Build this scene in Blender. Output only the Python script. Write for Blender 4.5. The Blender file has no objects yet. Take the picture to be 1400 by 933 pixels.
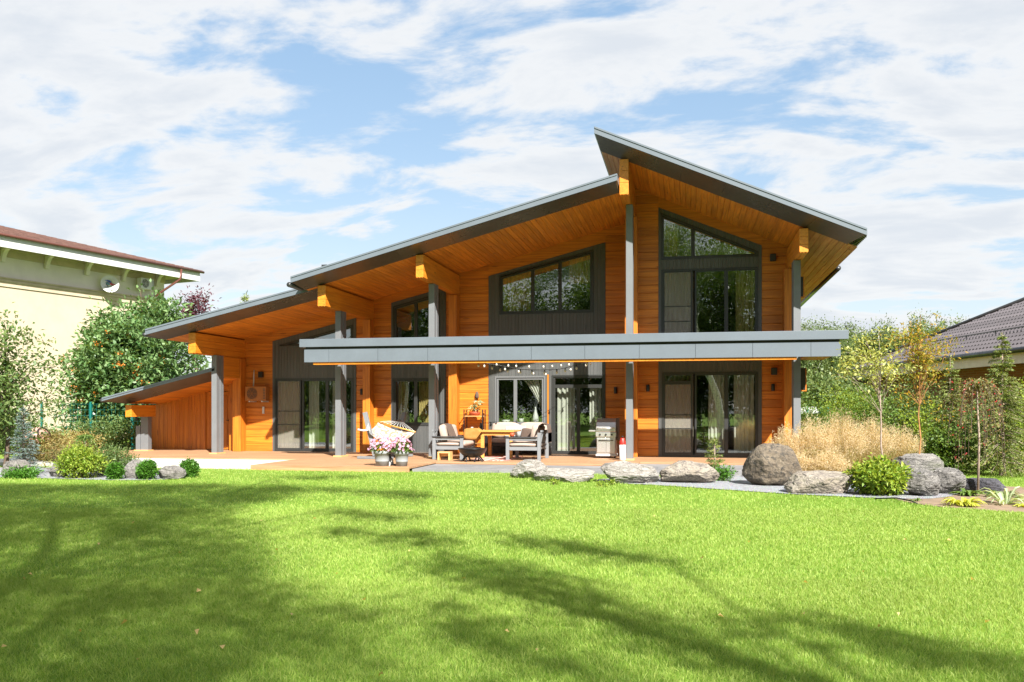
import bpy, bmesh, math, random
import numpy as np
from mathutils import Vector, noise as mnoise
R = math.radians
scene = bpy.context.scene
COL = scene.collection

# ------------------------------------------------------------------ camera
F_PX, VPX, VPY, EYE = 1200.0, 942.0, 560.0, 1.36
YAW = math.atan((VPX - 700) / F_PX)
SN, CS = math.sin(YAW), math.cos(YAW)
cam = bpy.data.cameras.new('camera'); camo = bpy.data.objects.new('camera', cam); COL.objects.link(camo)
camo.location = (0, 0, EYE); camo.rotation_euler = (R(90), 0, YAW)
cam.sensor_width = 36; cam.lens = 36 * F_PX / 1400; cam.shift_y = (VPY - 466.5) / 1400
cam.clip_start = 0.05; cam.clip_end = 2000
scene.camera = camo

# ------------------------------------------------------------------ world
TO_SUN = Vector((0.66, -1.0, 1.0)).normalized()
w = bpy.data.worlds.new('World'); scene.world = w; w.use_nodes = True
nt = w.node_tree; nt.nodes.clear()
def N(nt, t, **k):
    n = nt.nodes.new(t)
    for a, b in k.items(): setattr(n, a, b)
    return n
def math_n(nt, op, a, b=None, clamp=False):
    n = N(nt, 'ShaderNodeMath', operation=op); n.use_clamp = clamp
    for i, x in enumerate((a, b)):
        if x is None: continue
        if isinstance(x, (int, float)): n.inputs[i].default_value = x
        else: nt.links.new(x, n.inputs[i])
    return n.outputs[0]
def mixc(nt, fac, a, b, blend='MIX'):
    n = N(nt, 'ShaderNodeMix', data_type='RGBA', blend_type=blend)
    for s, x in ((n.inputs[0], fac), (n.inputs[6], a), (n.inputs[7], b)):
        if isinstance(x, (int, float)): s.default_value = x
        elif isinstance(x, tuple): s.default_value = (*x[:3], 1)
        else: nt.links.new(x, s)
    return n.outputs[2]
def maprange(nt, x, a, b, c=0.0, d=1.0, smooth=True):
    n = N(nt, 'ShaderNodeMapRange'); n.interpolation_type = 'SMOOTHSTEP' if smooth else 'LINEAR'
    nt.links.new(x, n.inputs[0])
    for i, v in enumerate((a, b, c, d)): n.inputs[i + 1].default_value = v
    return n.outputs[0]
sky = N(nt, 'ShaderNodeTexSky', sky_type='NISHITA'); sky.sun_disc = False
sky.sun_elevation = math.asin(TO_SUN.z); sky.sun_rotation = math.atan2(TO_SUN.x, TO_SUN.y)
sky.air_density = 1.0; sky.dust_density = 0.6; sky.ozone_density = 1.2
tc = N(nt, 'ShaderNodeTexCoord')
sep = N(nt, 'ShaderNodeSeparateXYZ'); nt.links.new(tc.outputs['Generated'], sep.inputs[0])
den = math_n(nt, 'ADD', math_n(nt, 'MAXIMUM', sep.outputs[2], 0.0), 0.21)
comb = N(nt, 'ShaderNodeCombineXYZ')
nt.links.new(math_n(nt, 'DIVIDE', sep.outputs[0], den), comb.inputs[0])
nt.links.new(math_n(nt, 'DIVIDE', sep.outputs[1], den), comb.inputs[1])
def wnoise(scale, det, rough, off, dist=0.0, sx=1.0, sy=1.0):
    mp = N(nt, 'ShaderNodeMapping'); mp.inputs[1].default_value = off; mp.inputs[3].default_value = (sx, sy, 1)
    nt.links.new(comb.outputs[0], mp.inputs[0])
    n = N(nt, 'ShaderNodeTexNoise'); n.inputs['Scale'].default_value = scale; n.inputs['Detail'].default_value = det
    n.inputs['Roughness'].default_value = rough; n.inputs['Distortion'].default_value = dist
    nt.links.new(mp.outputs[0], n.inputs[0]); return n.outputs[0]
CLOUD_OFF = (3.1, 1.7, 0)
big = wnoise(0.95, 4, 0.5, CLOUD_OFF)
med = wnoise(2.9, 9, 0.58, (7.3, 2.2, 0), 0.35, 0.85, 1.35)
fine = wnoise(7.0, 8, 0.62, (1.3, 9.2, 0), 0.3, 0.8, 1.3)
dens = math_n(nt, 'ADD', math_n(nt, 'ADD', math_n(nt, 'MULTIPLY', big, 0.50), math_n(nt, 'MULTIPLY', med, 1.25)), math_n(nt, 'MULTIPLY', fine, 0.30))
cl = maprange(nt, dens, 0.85, 1.05)
low = maprange(nt, sep.outputs[2], 0.0, 0.30, 0.42, 0.0)
cover = math_n(nt, 'MAXIMUM', cl, low)
thick = maprange(nt, dens, 0.99, 1.26)
ccol = mixc(nt, thick, (6.6, 6.7, 6.8), (5.5, 5.8, 6.2))
skyc = mixc(nt, 1.0, sky.outputs[0], (1.9, 1.7, 1.48), 'MULTIPLY')
grad = mixc(nt, maprange(nt, sep.outputs[2], 0.0, 0.5), (3.5, 4.8, 6.1), (2.3, 3.85, 5.9))
skyc = mixc(nt, 0.65, skyc, grad)
mixed = mixc(nt, math_n(nt, 'MULTIPLY', cover, 0.94), skyc, ccol)
bg = N(nt, 'ShaderNodeBackground'); bg.inputs[1].default_value = 0.05
nt.links.new(mixed, bg.inputs[0])
wo = N(nt, 'ShaderNodeOutputWorld'); nt.links.new(bg.outputs[0], wo.inputs[0])

sun = bpy.data.lights.new('sun', 'SUN'); sun.energy = 5.0; sun.angle = R(0.53); sun.color = (1.0, 0.965, 0.90)
suno = bpy.data.objects.new('sun', sun); COL.objects.link(suno)
suno.rotation_euler = (-TO_SUN).to_track_quat('-Z', 'Y').to_euler(); suno.location = (20, -30, 30)
vs = scene.view_settings; vs.view_transform = 'Standard'; vs.look = 'None'; vs.exposure = 1.5; vs.gamma = 1; vs.use_curve_mapping = False
scene.cycles.max_bounces = 8; scene.cycles.transparent_max_bounces = 12

# ------------------------------------------------------------------ helpers
def G(u, t, z=-0.12):                    # point at photo column u and depth t along the view axis (design-time surveying)
    a = (u - 700) / F_PX
    return Vector((t * (-SN + CS * a), t * (CS + SN * a), z))
def GV(u, v, z=-0.12): return G(u, (EYE - z) * F_PX / (v - VPY), z)
def zat(v, t): return EYE - (v - VPY) * t / F_PX
def onY(u, v, y):
    a = (u - 700) / F_PX; t = y / (CS + SN * a)
    return Vector((t * (-SN + CS * a), y, EYE + (VPY - v) * t / F_PX))

def wloc(o):
    v = Vector((0, 0, 0))
    while o is not None: v += o.location; o = o.parent
    return v
def tag(o, label, cat, group=None):
    o['label'] = label; o['category'] = cat
    if group: o['group'] = group
    return o
def thing(name, label, cat, loc, group=None):
    o = bpy.data.objects.new(name, None); o.empty_display_size = 0.2; COL.objects.link(o); o.location = loc
    return tag(o, label, cat, group)
def link_mesh(name, me, mat, parent=None, base=None, kind=None, label=None):
    o = bpy.data.objects.new(name, me); COL.objects.link(o)
    if mat: me.materials.append(mat)
    org = wloc(parent) if parent else (Vector(base) if base is not None else Vector((0, 0, 0)))
    if org.length > 0:
        n = len(me.vertices); a = np.empty(n * 3, np.float32); me.vertices.foreach_get('co', a)
        a = a.reshape(-1, 3) - np.array(org, np.float32); me.vertices.foreach_set('co', a.ravel())
    if parent: o.parent = parent
    elif base is not None: o.location = base
    if kind: o['kind'] = kind
    if label: o['label'] = label
    me.update()
    return o
class MB:
    def __init__(s): s.v = []; s.f = []; s.sm = []
    def add(s, vs, fs, smooth=False):
        b = len(s.v); s.v += [tuple(p) for p in vs]
        for f in fs: s.f.append([b + i for i in f]); s.sm.append(smooth)
        return s
    def box(s, x0, x1, y0, y1, z0, z1):
        return s.add([(x0, y0, z0), (x1, y0, z0), (x1, y1, z0), (x0, y1, z0), (x0, y0, z1), (x1, y0, z1), (x1, y1, z1), (x0, y1, z1)],
              [(0, 3, 2, 1), (4, 5, 6, 7), (0, 1, 5, 4), (1, 2, 6, 5), (2, 3, 7, 6), (3, 0, 4, 7)])
    def prism(s, poly, vec):
        n = len(poly); vec = Vector(vec); a = [Vector(p) for p in poly]
        nrm = Vector((0, 0, 0))
        for i in range(n): nrm += a[i].cross(a[(i + 1) % n])
        if nrm.dot(vec) > 0: a = a[::-1]
        return s.add(a + [p + vec for p in a], [tuple(range(n)), tuple(range(2 * n - 1, n - 1, -1))] + [(i, n + i, n + (i + 1) % n, (i + 1) % n) for i in range(n)])
    def tube(s, path, rad, n=8, cap=True, smooth=True):
        P = [Vector(p) for p in path]; m = len(P)
        if not hasattr(rad, '__len__'): rad = [rad] * m
        up = Vector((0, 0, 1)); rings = []; prev = None
        for i in range(m):
            d = (P[min(i + 1, m - 1)] - P[max(i - 1, 0)]).normalized()
            if prev is None:
                x = d.cross(up if abs(d.z) < 0.9 else Vector((1, 0, 0))).normalized()
            else:
                x = (prev - d * prev.dot(d)).normalized()
            prev = x; y = d.cross(x)
            rings += [P[i] + (x * math.cos(2 * math.pi * k / n) + y * math.sin(2 * math.pi * k / n)) * rad[i] for k in range(n)]
        fs = [(i * n + k, i * n + (k + 1) % n, (i + 1) * n + (k + 1) % n, (i + 1) * n + k) for i in range(m - 1) for k in range(n)]
        if cap: fs += [tuple(range(n - 1, -1, -1)), tuple((m - 1) * n + k for k in range(n))]
        return s.add(rings, fs, smooth)
    def lathe(s, prof, c, n=24, smooth=True):
        vs = [(c[0] + r * math.cos(2 * math.pi * k / n), c[1] + r * math.sin(2 * math.pi * k / n), c[2] + z) for r, z in prof for k in range(n)]
        m = len(prof)
        fs = [(i * n + k, i * n + (k + 1) % n, (i + 1) * n + (k + 1) % n, (i + 1) * n + k) for i in range(m - 1) for k in range(n)]
        return s.add(vs, fs, smooth)
    def bar(s, a, b, wd, ht=None):       # rectangular bar
        a = Vector(a); b = Vector(b); d = (b - a).normalized(); ht = ht or wd
        x = d.cross(Vector((0, 0, 1)) if abs(d.z) < 0.95 else Vector((0, 1, 0))).normalized(); y = x.cross(d)
        q = [a + x * sx * wd / 2 + y * sy * ht / 2 for sx, sy in ((-1, -1), (1, -1), (1, 1), (-1, 1))]
        return s.prism(q, b - a)
    def build(s, name, mat, parent=None, base=None, kind=None, label=None, bevel=0, rot=None, seg=2):
        me = bpy.data.meshes.new(name)
        V = s.v
        if rot:                          # rot = (angle, centre)
            c, sn = math.cos(rot[0]), math.sin(rot[0]); cx, cy = rot[1][0], rot[1][1]
            V = [(cx + (x - cx) * c - (y - cy) * sn, cy + (x - cx) * sn + (y - cy) * c, z) for x, y, z in V]
        me.from_pydata(V, [], s.f)
        me.polygons.foreach_set('use_smooth', s.sm)
        o = link_mesh(name, me, mat, parent, base, kind, label)
        if bevel:
            b = o.modifiers.new('bevel', 'BEVEL'); b.width = bevel; b.segments = seg; b.limit_method = 'ANGLE'; b.angle_limit = R(40)
        return o
def np_mesh(name, V, k=4, smooth=False):
    V = np.ascontiguousarray(V.reshape(-1, 3), np.float32); n = len(V) // k
    me = bpy.data.meshes.new(name); me.vertices.add(len(V)); me.vertices.foreach_set('co', V.ravel())
    me.loops.add(len(V)); me.polygons.add(n)
    me.loops.foreach_set('vertex_index', np.arange(len(V), dtype=np.int32))
    me.polygons.foreach_set('loop_start', np.arange(0, len(V), k, dtype=np.int32))
    if smooth: me.polygons.foreach_set('use_smooth', np.ones(n, bool))
    me.update(); me.validate(); return me
def unit(a): return a / np.maximum(np.linalg.norm(a, axis=1, keepdims=True), 1e-9)
def leaves(C, D, L, W, rng, fold=0.25, updir=None):
    """one diamond leaf per centre: C base, D direction, L length, W width"""
    n = len(C); D = unit(D)
    r = rng.normal(size=(n, 3))
    if updir is not None: r = r * 0.45 + np.array(updir)
    S = unit(np.cross(D, r)); Nn = np.cross(S, D)
    L = np.broadcast_to(L, (n,))[:, None]; W = np.broadcast_to(W, (n,))[:, None]
    m = C + D * L * 0.45 + Nn * L * fold * 0.3
    tip = C + D * L - Nn * L * fold * 0.4
    return np.stack([C, m - S * W * 0.5, tip, m + S * W * 0.5], 1)

# ------------------------------------------------------------------ materials
def new_mat(name):
    m = bpy.data.materials.new(name); m.use_nodes = True; nt = m.node_tree; nt.nodes.clear()
    out = N(nt, 'ShaderNodeOutputMaterial'); p = N(nt, 'ShaderNodeBsdfPrincipled')
    nt.links.new(p.outputs[0], out.inputs[0]); return m, nt, p, out
def tex(nt, scale, det=5, rough=0.6, sc=(1, 1, 1), coord='Object', dist=0.0, kind='noise'):
    tcn = N(nt, 'ShaderNodeTexCoord'); mp = N(nt, 'ShaderNodeMapping'); mp.inputs[3].default_value = sc
    nt.links.new(tcn.outputs[coord], mp.inputs[0])
    if kind == 'noise':
        n = N(nt, 'ShaderNodeTexNoise'); n.inputs['Scale'].default_value = scale; n.inputs['Detail'].default_value = det
        n.inputs['Roughness'].default_value = rough; n.inputs['Distortion'].default_value = dist
        nt.links.new(mp.outputs[0], n.inputs[0]); return n.outputs[0]
    n = N(nt, 'ShaderNodeTexVoronoi'); n.inputs['Scale'].default_value = scale
    if kind == 'edge': n.feature = 'DISTANCE_TO_EDGE'
    nt.links.new(mp.outputs[0], n.inputs[0]); return n.outputs[0] if kind != 'cell' else n.outputs['Color']
def island(nt):
    g = N(nt, 'ShaderNodeNewGeometry'); return g.outputs['Random Per Island']
def vary(nt, col, rnd, amt):
    h = N(nt, 'ShaderNodeHueSaturation')
    nt.links.new(maprange(nt, rnd, 0, 1, 1 - amt, 1 + amt, False), h.inputs['Value'])
    nt.links.new(col, h.inputs['Color']); return h.outputs[0]
def bump(nt, p, h, strength=0.3, dist=0.01):
    b = N(nt, 'ShaderNodeBump'); b.inputs['Strength'].default_value = strength; b.inputs['Distance'].default_value = dist
    nt.links.new(h, b.inputs['Height']); nt.links.new(b.outputs[0], p.inputs['Normal'])
def mat_wood(name, c1, c2, axis='X', rough=0.55, isl=0.13, coat=0.0):
    m, nt, p, _ = new_mat(name)
    sc = {'X': (0.35, 9, 9), 'Y': (9, 0.35, 9), 'Z': (9, 9, 0.35)}[axis]
    g = tex(nt, 2.2, 8, 0.62, sc, dist=0.6)
    b = tex(nt, 0.9, 3, 0.5)
    c = mixc(nt, maprange(nt, g, 0.35, 0.68), c1, c2)
    c = vary(nt, c, b, 0.16)
    c = vary(nt, c, island(nt), isl)
    ks = {'X': (0.45, 2.2, 2.2), 'Y': (2.2, 0.45, 2.2), 'Z': (2.2, 2.2, 0.45)}[axis]
    kn = maprange(nt, tex(nt, 1.9, sc=ks, kind='voronoi'), 0.05, 0.13, 0.55, 0.0)
    c = mixc(nt, kn, c, tuple(x * 0.30 for x in c1))
    nt.links.new(c, p.inputs['Base Color']); p.inputs['Roughness'].default_value = rough
    p.inputs['Coat Weight'].default_value = coat; p.inputs['Coat Roughness'].default_value = 0.25
    bump(nt, p, g, 0.15, 0.006); return m
def mat_plain(name, c, rough=0.5, metal=0.0, var=0.12, scale=4, bmp=0.05, spec=0.5, isl=0.0, c2=None):
    c = tuple(x * 0.70 for x in c); c2 = tuple(x * 0.70 for x in c2) if c2 else None     # kept below the exposure's clipping point
    m, nt, p, _ = new_mat(name)
    n = tex(nt, scale, 6, 0.65)
    c2 = c2 or tuple(x * (1 - var) for x in c)
    cc = mixc(nt, maprange(nt, n, 0.3, 0.7), c, c2)
    if isl: cc = vary(nt, cc, island(nt), isl)
    nt.links.new(cc, p.inputs['Base Color'])
    nt.links.new(maprange(nt, n, 0.3, 0.7, rough * 0.85, min(1, rough * 1.15)), p.inputs['Roughness'])
    p.inputs['Metallic'].default_value = metal; p.inputs['Specular IOR Level'].default_value = spec
    if bmp: bump(nt, p, tex(nt, scale * 12, 4, 0.6), bmp, 0.004)
    return m
def mat_leaf(name, c1, c2, trans=0.35, rough=0.5, patch=0.25, tc=(1.5, 1.35, 0.6)):
    m, nt, p, out = new_mat(name)
    isl = island(nt)
    c = mixc(nt, isl, c1, c2)
    c = vary(nt, c, tex(nt, 0.9, 3, 0.5), patch)
    nt.links.new(c, p.inputs['Base Color']); p.inputs['Roughness'].default_value = rough; p.inputs['Specular IOR Level'].default_value = 0.35
    t = N(nt, 'ShaderNodeBsdfTranslucent')
    nt.links.new(mixc(nt, 1.0, c, tc, 'MULTIPLY'), t.inputs[0])
    mx = N(nt, 'ShaderNodeMixShader'); mx.inputs[0].default_value = trans
    nt.links.new(p.outputs[0], mx.inputs[1]); nt.links.new(t.outputs[0], mx.inputs[2]); nt.links.new(mx.outputs[0], out.inputs[0])
    return m
def mat_glass(name, tint=(0.82, 0.86, 0.82), refl=0.24):
    m, nt, p, out = new_mat(name); nt.nodes.remove(p)
    tr = N(nt, 'ShaderNodeBsdfTransparent'); tr.inputs[0].default_value = (*tint, 1)
    gl = N(nt, 'ShaderNodeBsdfGlossy'); gl.inputs['Roughness'].default_value = 0.0; gl.inputs[0].default_value = (0.92, 0.96, 0.95, 1)
    wv = tex(nt, 0.9, 2, 0.5); b = N(nt, 'ShaderNodeBump'); b.inputs['Strength'].default_value = 0.03; b.inputs['Distance'].default_value = 0.05
    nt.links.new(wv, b.inputs['Height']); nt.links.new(b.outputs[0], gl.inputs['Normal'])
    fr = N(nt, 'ShaderNodeLayerWeight'); fr.inputs[0].default_value = 0.5
    fac = math_n(nt, 'ADD', math_n(nt, 'MULTIPLY', math_n(nt, 'POWER', fr.outputs['Facing'], 4.0), 0.7), refl, True)
    mx = N(nt, 'ShaderNodeMixShader'); nt.links.new(fac, mx.inputs[0]); nt.links.new(tr.outputs[0], mx.inputs[1]); nt.links.new(gl.outputs[0], mx.inputs[2])
    nt.links.new(mx.outputs[0], out.inputs[0]); return m
def mat_screen(name, c, alpha):
    m, nt, p, out = new_mat(name); p.inputs['Base Color'].default_value = (*c, 1); p.inputs['Roughness'].default_value = 0.9
    p.inputs['Alpha'].default_value = alpha; return m

WD, WL = (0.39, 0.112, 0.008), (0.58, 0.188, 0.014)
M = {}
M['log'] = mat_wood('stained_log', WD, WL, 'X', 0.5, 0.17)
M['logZ'] = mat_wood('stained_timber_upright', WD, WL, 'Z', 0.5, 0.08)
M['beam'] = mat_wood('stained_beam', (0.52, 0.17, 0.012), (0.68, 0.25, 0.020), 'Y', 0.45, 0.06)
M['soffit'] = mat_wood('soffit_board', (0.46, 0.14, 0.010), (0.70, 0.235, 0.017), 'Y', 0.5, 0.14, 0.0)
M['soffit_raw'] = mat_wood('weathered_soffit_board', (0.36, 0.135, 0.05), (0.50, 0.23, 0.10), 'Y', 0.6, 0.15)
M['deck'] = mat_wood('deck_board', (0.31, 0.165, 0.08), (0.41, 0.24, 0.13), 'X', 0.6, 0.12)
M['pine'] = mat_wood('pale_pine', (0.55, 0.30, 0.10), (0.68, 0.42, 0.17), 'X', 0.5, 0.05)
M['tablewood'] = mat_wood('table_wood', (0.50, 0.22, 0.05), (0.64, 0.33, 0.08), 'X', 0.4, 0.05)
M['cladding'] = mat_wood('grey_painted_cladding', (0.064, 0.066, 0.064), (0.084, 0.086, 0.084), 'Z', 0.5, 0.06)
M['frame'] = mat_plain('dark_window_frame', (0.045, 0.046, 0.045), 0.35, bmp=0.0)
M['frame_grey'] = mat_plain('grey_window_frame', (0.20, 0.205, 0.21), 0.35, bmp=0.0)
M['post'] = mat_plain('grey_post_paint', (0.215, 0.225, 0.235), 0.5, var=0.14, scale=3)
M['metal'] = mat_plain('grey_sheet_metal', (0.195, 0.228, 0.265), 0.40, 0.1, 0.16, 1.6, 0.03)
M['metal_dark'] = mat_plain('dark_sheet_metal', (0.075, 0.075, 0.075), 0.32, 0.35, 0.15, 0.8, 0.02)
M['under'] = mat_plain('brown_grey_soffit_metal', (0.21, 0.168, 0.13), 0.30, 0.5, 0.35, 0.6, 0.01)
M['glass'] = mat_glass('window_glass')
M['glass_up'] = mat_glass('window_glass_bright', (0.85, 0.87, 0.75), 0.28)
M['screen'] = mat_screen('insect_screen', (0.27, 0.25, 0.21), 0.36)
M['curtain'] = mat_plain('beige_curtain', (0.52, 0.46, 0.36), 0.9, var=0.2, bmp=0)
M['curtain_w'] = mat_plain('white_sheer_curtain', (0.75, 0.74, 0.66), 0.9, var=0.1, bmp=0)
M['curtain_y'] = mat_plain('yellow_curtain', (0.55, 0.42, 0.14), 0.9, var=0.3, scale=9, bmp=0)
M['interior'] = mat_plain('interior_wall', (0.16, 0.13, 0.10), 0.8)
M['black'] = mat_plain('black_metal', (0.018, 0.018, 0.018), 0.4, bmp=0.03)
M['steel'] = mat_plain('stainless_steel', (0.95, 0.94, 0.90), 0.3, 0.75, 0.05, 2, 0.0)
M['white'] = mat_plain('white_paint', (0.78, 0.78, 0.76), 0.45)
M['red'] = mat_plain('red_paint', (0.55, 0.03, 0.02), 0.35)
M['pale_slab'] = mat_plain('pale_concrete_slab', (0.74, 0.71, 0.66), 0.8, var=0.08, scale=1.5)
M['cushion'] = mat_plain('cream_cushion', (0.54, 0.42, 0.345), 0.95, var=0.08, scale=8, bmp=0.25)
M['brown_fabric'] = mat_plain('brown_fabric', (0.15, 0.10, 0.075), 0.95, var=0.25, scale=20, bmp=0.3)
M['mustard'] = mat_plain('mustard_fabric', (0.46, 0.21, 0.04), 0.9, var=0.2, scale=8, bmp=0.25)
M['greyfab'] = mat_plain('grey_fabric', (0.42, 0.43, 0.43), 0.95, var=0.2, scale=20, bmp=0.3)
M['furn'] = mat_plain('grey_furniture_frame', (0.27, 0.285, 0.30), 0.5, bmp=0.02)
M['furn_dark'] = mat_plain('charcoal_furniture_top', (0.05, 0.05, 0.052), 0.5, bmp=0.02)
M['terracotta'] = mat_plain('terracotta', (0.60, 0.10, 0.03), 0.6)
M['potgrey'] = mat_plain('grey_stoneware_pot', (0.36, 0.37, 0.38), 0.7, var=0.12, scale=6)
M['green_paint'] = mat_plain('green_fence_paint', (0.01, 0.20, 0.17), 0.4)
M['bark'] = mat_plain('bark', (0.16, 0.11, 0.07), 0.9, var=0.5, scale=14, bmp=0.5)
M['bark_pale'] = mat_plain('pale_bark', (0.50, 0.38, 0.30), 0.85, var=0.4, scale=14, bmp=0.3)
M['bark_orange'] = mat_plain('orange_bark', (0.50, 0.24, 0.08), 0.8, var=0.4, scale=14, bmp=0.3)
m, nt_, p_, _ = new_mat('birch_bark')
n_ = tex(nt_, 5, 6, 0.6, (1, 1, 4)); c_ = mixc(nt_, maprange(nt_, n_, 0.52, 0.62), (0.72, 0.70, 0.66), (0.06, 0.055, 0.05))
nt_.links.new(c_, p_.inputs['Base Color']); p_.inputs['Roughness'].default_value = 0.8; M['birch'] = m
M['cream'] = mat_plain('cream_plaster', (0.68, 0.565, 0.42), 0.9, var=0.14, scale=0.5, bmp=0.15)
M['cream_stone'] = mat_plain('cream_moulding', (0.72, 0.59, 0.42), 0.85, var=0.2, scale=2, bmp=0.1)
M['frieze'] = mat_plain('pale_frieze_plaster', (0.98, 0.89, 0.83), 0.9, var=0.10, scale=1, bmp=0.1)
M['copper'] = mat_plain('brown_gutter_metal', (0.20, 0.075, 0.055), 0.35, 0.3)
def mat_tile(name, c1, c2, sx, sy):
    m, nt, p, _ = new_mat(name)
    c = mixc(nt, tex(nt, 1.2, 4, 0.6), c1, c2); c = vary(nt, c, island(nt), 0.22)
    nt.links.new(c, p.inputs['Base Color']); p.inputs['Roughness'].default_value = 0.55; bump(nt, p, tex(nt, 30, 4), 0.1, 0.004); return m
M['tile_red'] = mat_tile('brown_red_roof_tile', (0.105, 0.054, 0.043), (0.155, 0.082, 0.065), 1, 1)
M['tile_dark'] = mat_tile('dark_metal_tile', (0.068, 0.058, 0.062), (0.105, 0.093, 0.098), 1, 1)
def mat_brick(name, c1, c2, mortar):
    m, nt, p, _ = new_mat(name)
    tcn = N(nt, 'ShaderNodeTexCoord'); mp = N(nt, 'ShaderNodeMapping'); mp.inputs[2].default_value = (R(90), 0, 0)
    b = N(nt, 'ShaderNodeTexBrick'); b.inputs['Scale'].default_value = 1.0; b.inputs['Brick Width'].default_value = 0.30; b.inputs['Row Height'].default_value = 0.085
    b.inputs['Mortar Size'].default_value = 0.008; b.inputs[1].default_value = (*c1, 1); b.inputs[2].default_value = (*c2, 1); b.inputs[3].default_value = (*mortar, 1)
    sp = N(nt, 'ShaderNodeSeparateXYZ'); cb = N(nt, 'ShaderNodeCombineXYZ'); nt.links.new(tcn.outputs['Object'], sp.inputs[0])
    nt.links.new(math_n(nt, 'ADD', sp.outputs[0], sp.outputs[1]), cb.inputs[0]); nt.links.new(sp.outputs[2], cb.inputs[1])
    nt.links.new(cb.outputs[0], b.inputs[0]); nt.links.new(b.outputs[0], p.inputs['Base Color']); p.inputs['Roughness'].default_value = 0.9
    return m
M['brick'] = mat_brick('brown_brick', (0.24, 0.115, 0.055), (0.17, 0.075, 0.04), (0.22, 0.18, 0.15))
def mat_rock(name, c1, c2, c3, strat=1.0):
    m, nt, p, _ = new_mat(name)
    a = tex(nt, 3.0, 9, 0.68, (1, 1, strat), dist=0.8); b = tex(nt, 11, 8, 0.7, (1, 1, strat * 1.4), dist=0.5); e = tex(nt, 30, 6, 0.7)
    c = mixc(nt, maprange(nt, a, 0.35, 0.66), c1, c2); c = mixc(nt, maprange(nt, b, 0.50, 0.66), c, c3); cr = tex(nt, 2.2, 5, 0.6, (1, 1, strat), dist=1.5); crack = maprange(nt, math_n(nt, 'ABSOLUTE', math_n(nt, 'SUBTRACT', cr, 0.5)), 0.0, 0.022)
    c = mixc(nt, crack, c3, c); c = vary(nt, c, e, 0.45)
    nt.links.new(c, p.inputs['Base Color']); p.inputs['Roughness'].default_value = 0.9
    h = math_n(nt, 'ADD', b, math_n(nt, 'MULTIPLY', e, 0.4)); bump(nt, p, h, 1.0, 0.055); return m
M['rock_pale'] = mat_rock('pale_weathered_rock', (0.38, 0.36, 0.33), (0.27, 0.245, 0.22), (0.16, 0.14, 0.12), 3.0)
M['rock_brown'] = mat_rock('brown_boulder_stone', (0.13, 0.10, 0.07), (0.20, 0.16, 0.115), (0.05, 0.045, 0.04), 1.0)
M['rock_tan'] = mat_rock('tan_grey_rock', (0.33, 0.29, 0.24), (0.25, 0.21, 0.165), (0.13, 0.11, 0.10), 1.4)
M['rock_layer'] = mat_rock('layered_grey_rock', (0.33, 0.31, 0.285), (0.15, 0.14, 0.135), (0.09, 0.085, 0.08), 4.5)
M['rock_grey'] = mat_rock('grey_garden_stone', (0.22, 0.205, 0.19), (0.15, 0.135, 0.12), (0.07, 0.065, 0.06), 1.4)
M['rock_slate'] = mat_rock('dark_slate', (0.05, 0.05, 0.06), (0.09, 0.085, 0.10), (0.025, 0.025, 0.03), 2.0)
m, nt_, p_, _ = new_mat('gravel')
v_ = tex(nt_, 26, kind='cell'); d_ = tex(nt_, 26, kind='edge')
c_ = mixc(nt_, 0.10, (0.30, 0.31, 0.335), v_); nt_.links.new(c_, p_.inputs['Base Color']); p_.inputs['Roughness'].default_value = 0.9
bump(nt_, p_, maprange(nt_, d_, 0, 0.25), 1.0, 0.02); M['gravel'] = m
M['soil'] = mat_plain('sandy_soil', (0.36, 0.25, 0.16), 0.95, var=0.4, scale=5, bmp=0.6)
m, nt_, p_, _ = new_mat('grey_paving')
a_ = tex(nt_, 1.6, 6, 0.7); b_ = tex(nt_, 40, 4)
c_ = mixc(nt_, maprange(nt_, a_, 0.3, 0.7), (0.15, 0.148, 0.15), (0.21, 0.207, 0.207)); c_ = vary(nt_, c_, island(nt_), 0.12)
nt_.links.new(c_, p_.inputs['Base Color']); p_.inputs['Roughness'].default_value = 0.85; bump(nt_, p_, b_, 0.2, 0.003); M['paving'] = m
m, nt_, p_, _ = new_mat('lawn_soil')
a_ = tex(nt_, 0.5, 4, 0.6); b_ = tex(nt_, 60, 6, 0.7)
c_ = mixc(nt_, maprange(nt_, a_, 0.35, 0.65), (0.105, 0.185, 0.020), (0.145, 0.235, 0.032)); c_ = vary(nt_, c_, b_, 0.5)
nt_.links.new(c_, p_.inputs['Base Color']); p_.inputs['Roughness'].default_value = 1.0; p_.inputs['Specular IOR Level'].default_value = 0.1; M['lawn'] = m
M['grass'] = mat_leaf('grass_blade', (0.165, 0.31, 0.026), (0.43, 0.51, 0.14), 0.42, 0.55, patch=0.20, tc=(1.3, 1.2, 0.65))

L = {}
L['rowan'] = mat_leaf('rowan_leaf', (0.06, 0.14, 0.04), (0.20, 0.30, 0.12), 0.3, 0.35)
L['berry'] = mat_plain('orange_berry', (0.85, 0.26, 0.03), 0.35, bmp=0, isl=0.3)
L['hedge'] = mat_leaf('dark_green_leaf', (0.055, 0.12, 0.03), (0.19, 0.25, 0.085), 0.38)
L['mid'] = mat_leaf('mid_green_leaf', (0.07, 0.15, 0.025), (0.18, 0.26, 0.06), 0.35)
L['yellowg'] = mat_leaf('yellow_green_leaf', (0.11, 0.22, 0.018), (0.34, 0.40, 0.06), 0.35)
L['thuja'] = mat_leaf('thuja_spray', (0.04, 0.13, 0.012), (0.09, 0.22, 0.02), 0.2)
L['blue'] = mat_leaf('blue_spruce_needle', (0.10, 0.15, 0.14), (0.20, 0.26, 0.24), 0.15)
L['spruce'] = mat_leaf('spruce_needle', (0.08, 0.14, 0.03), (0.26, 0.28, 0.07), 0.2)
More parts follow.
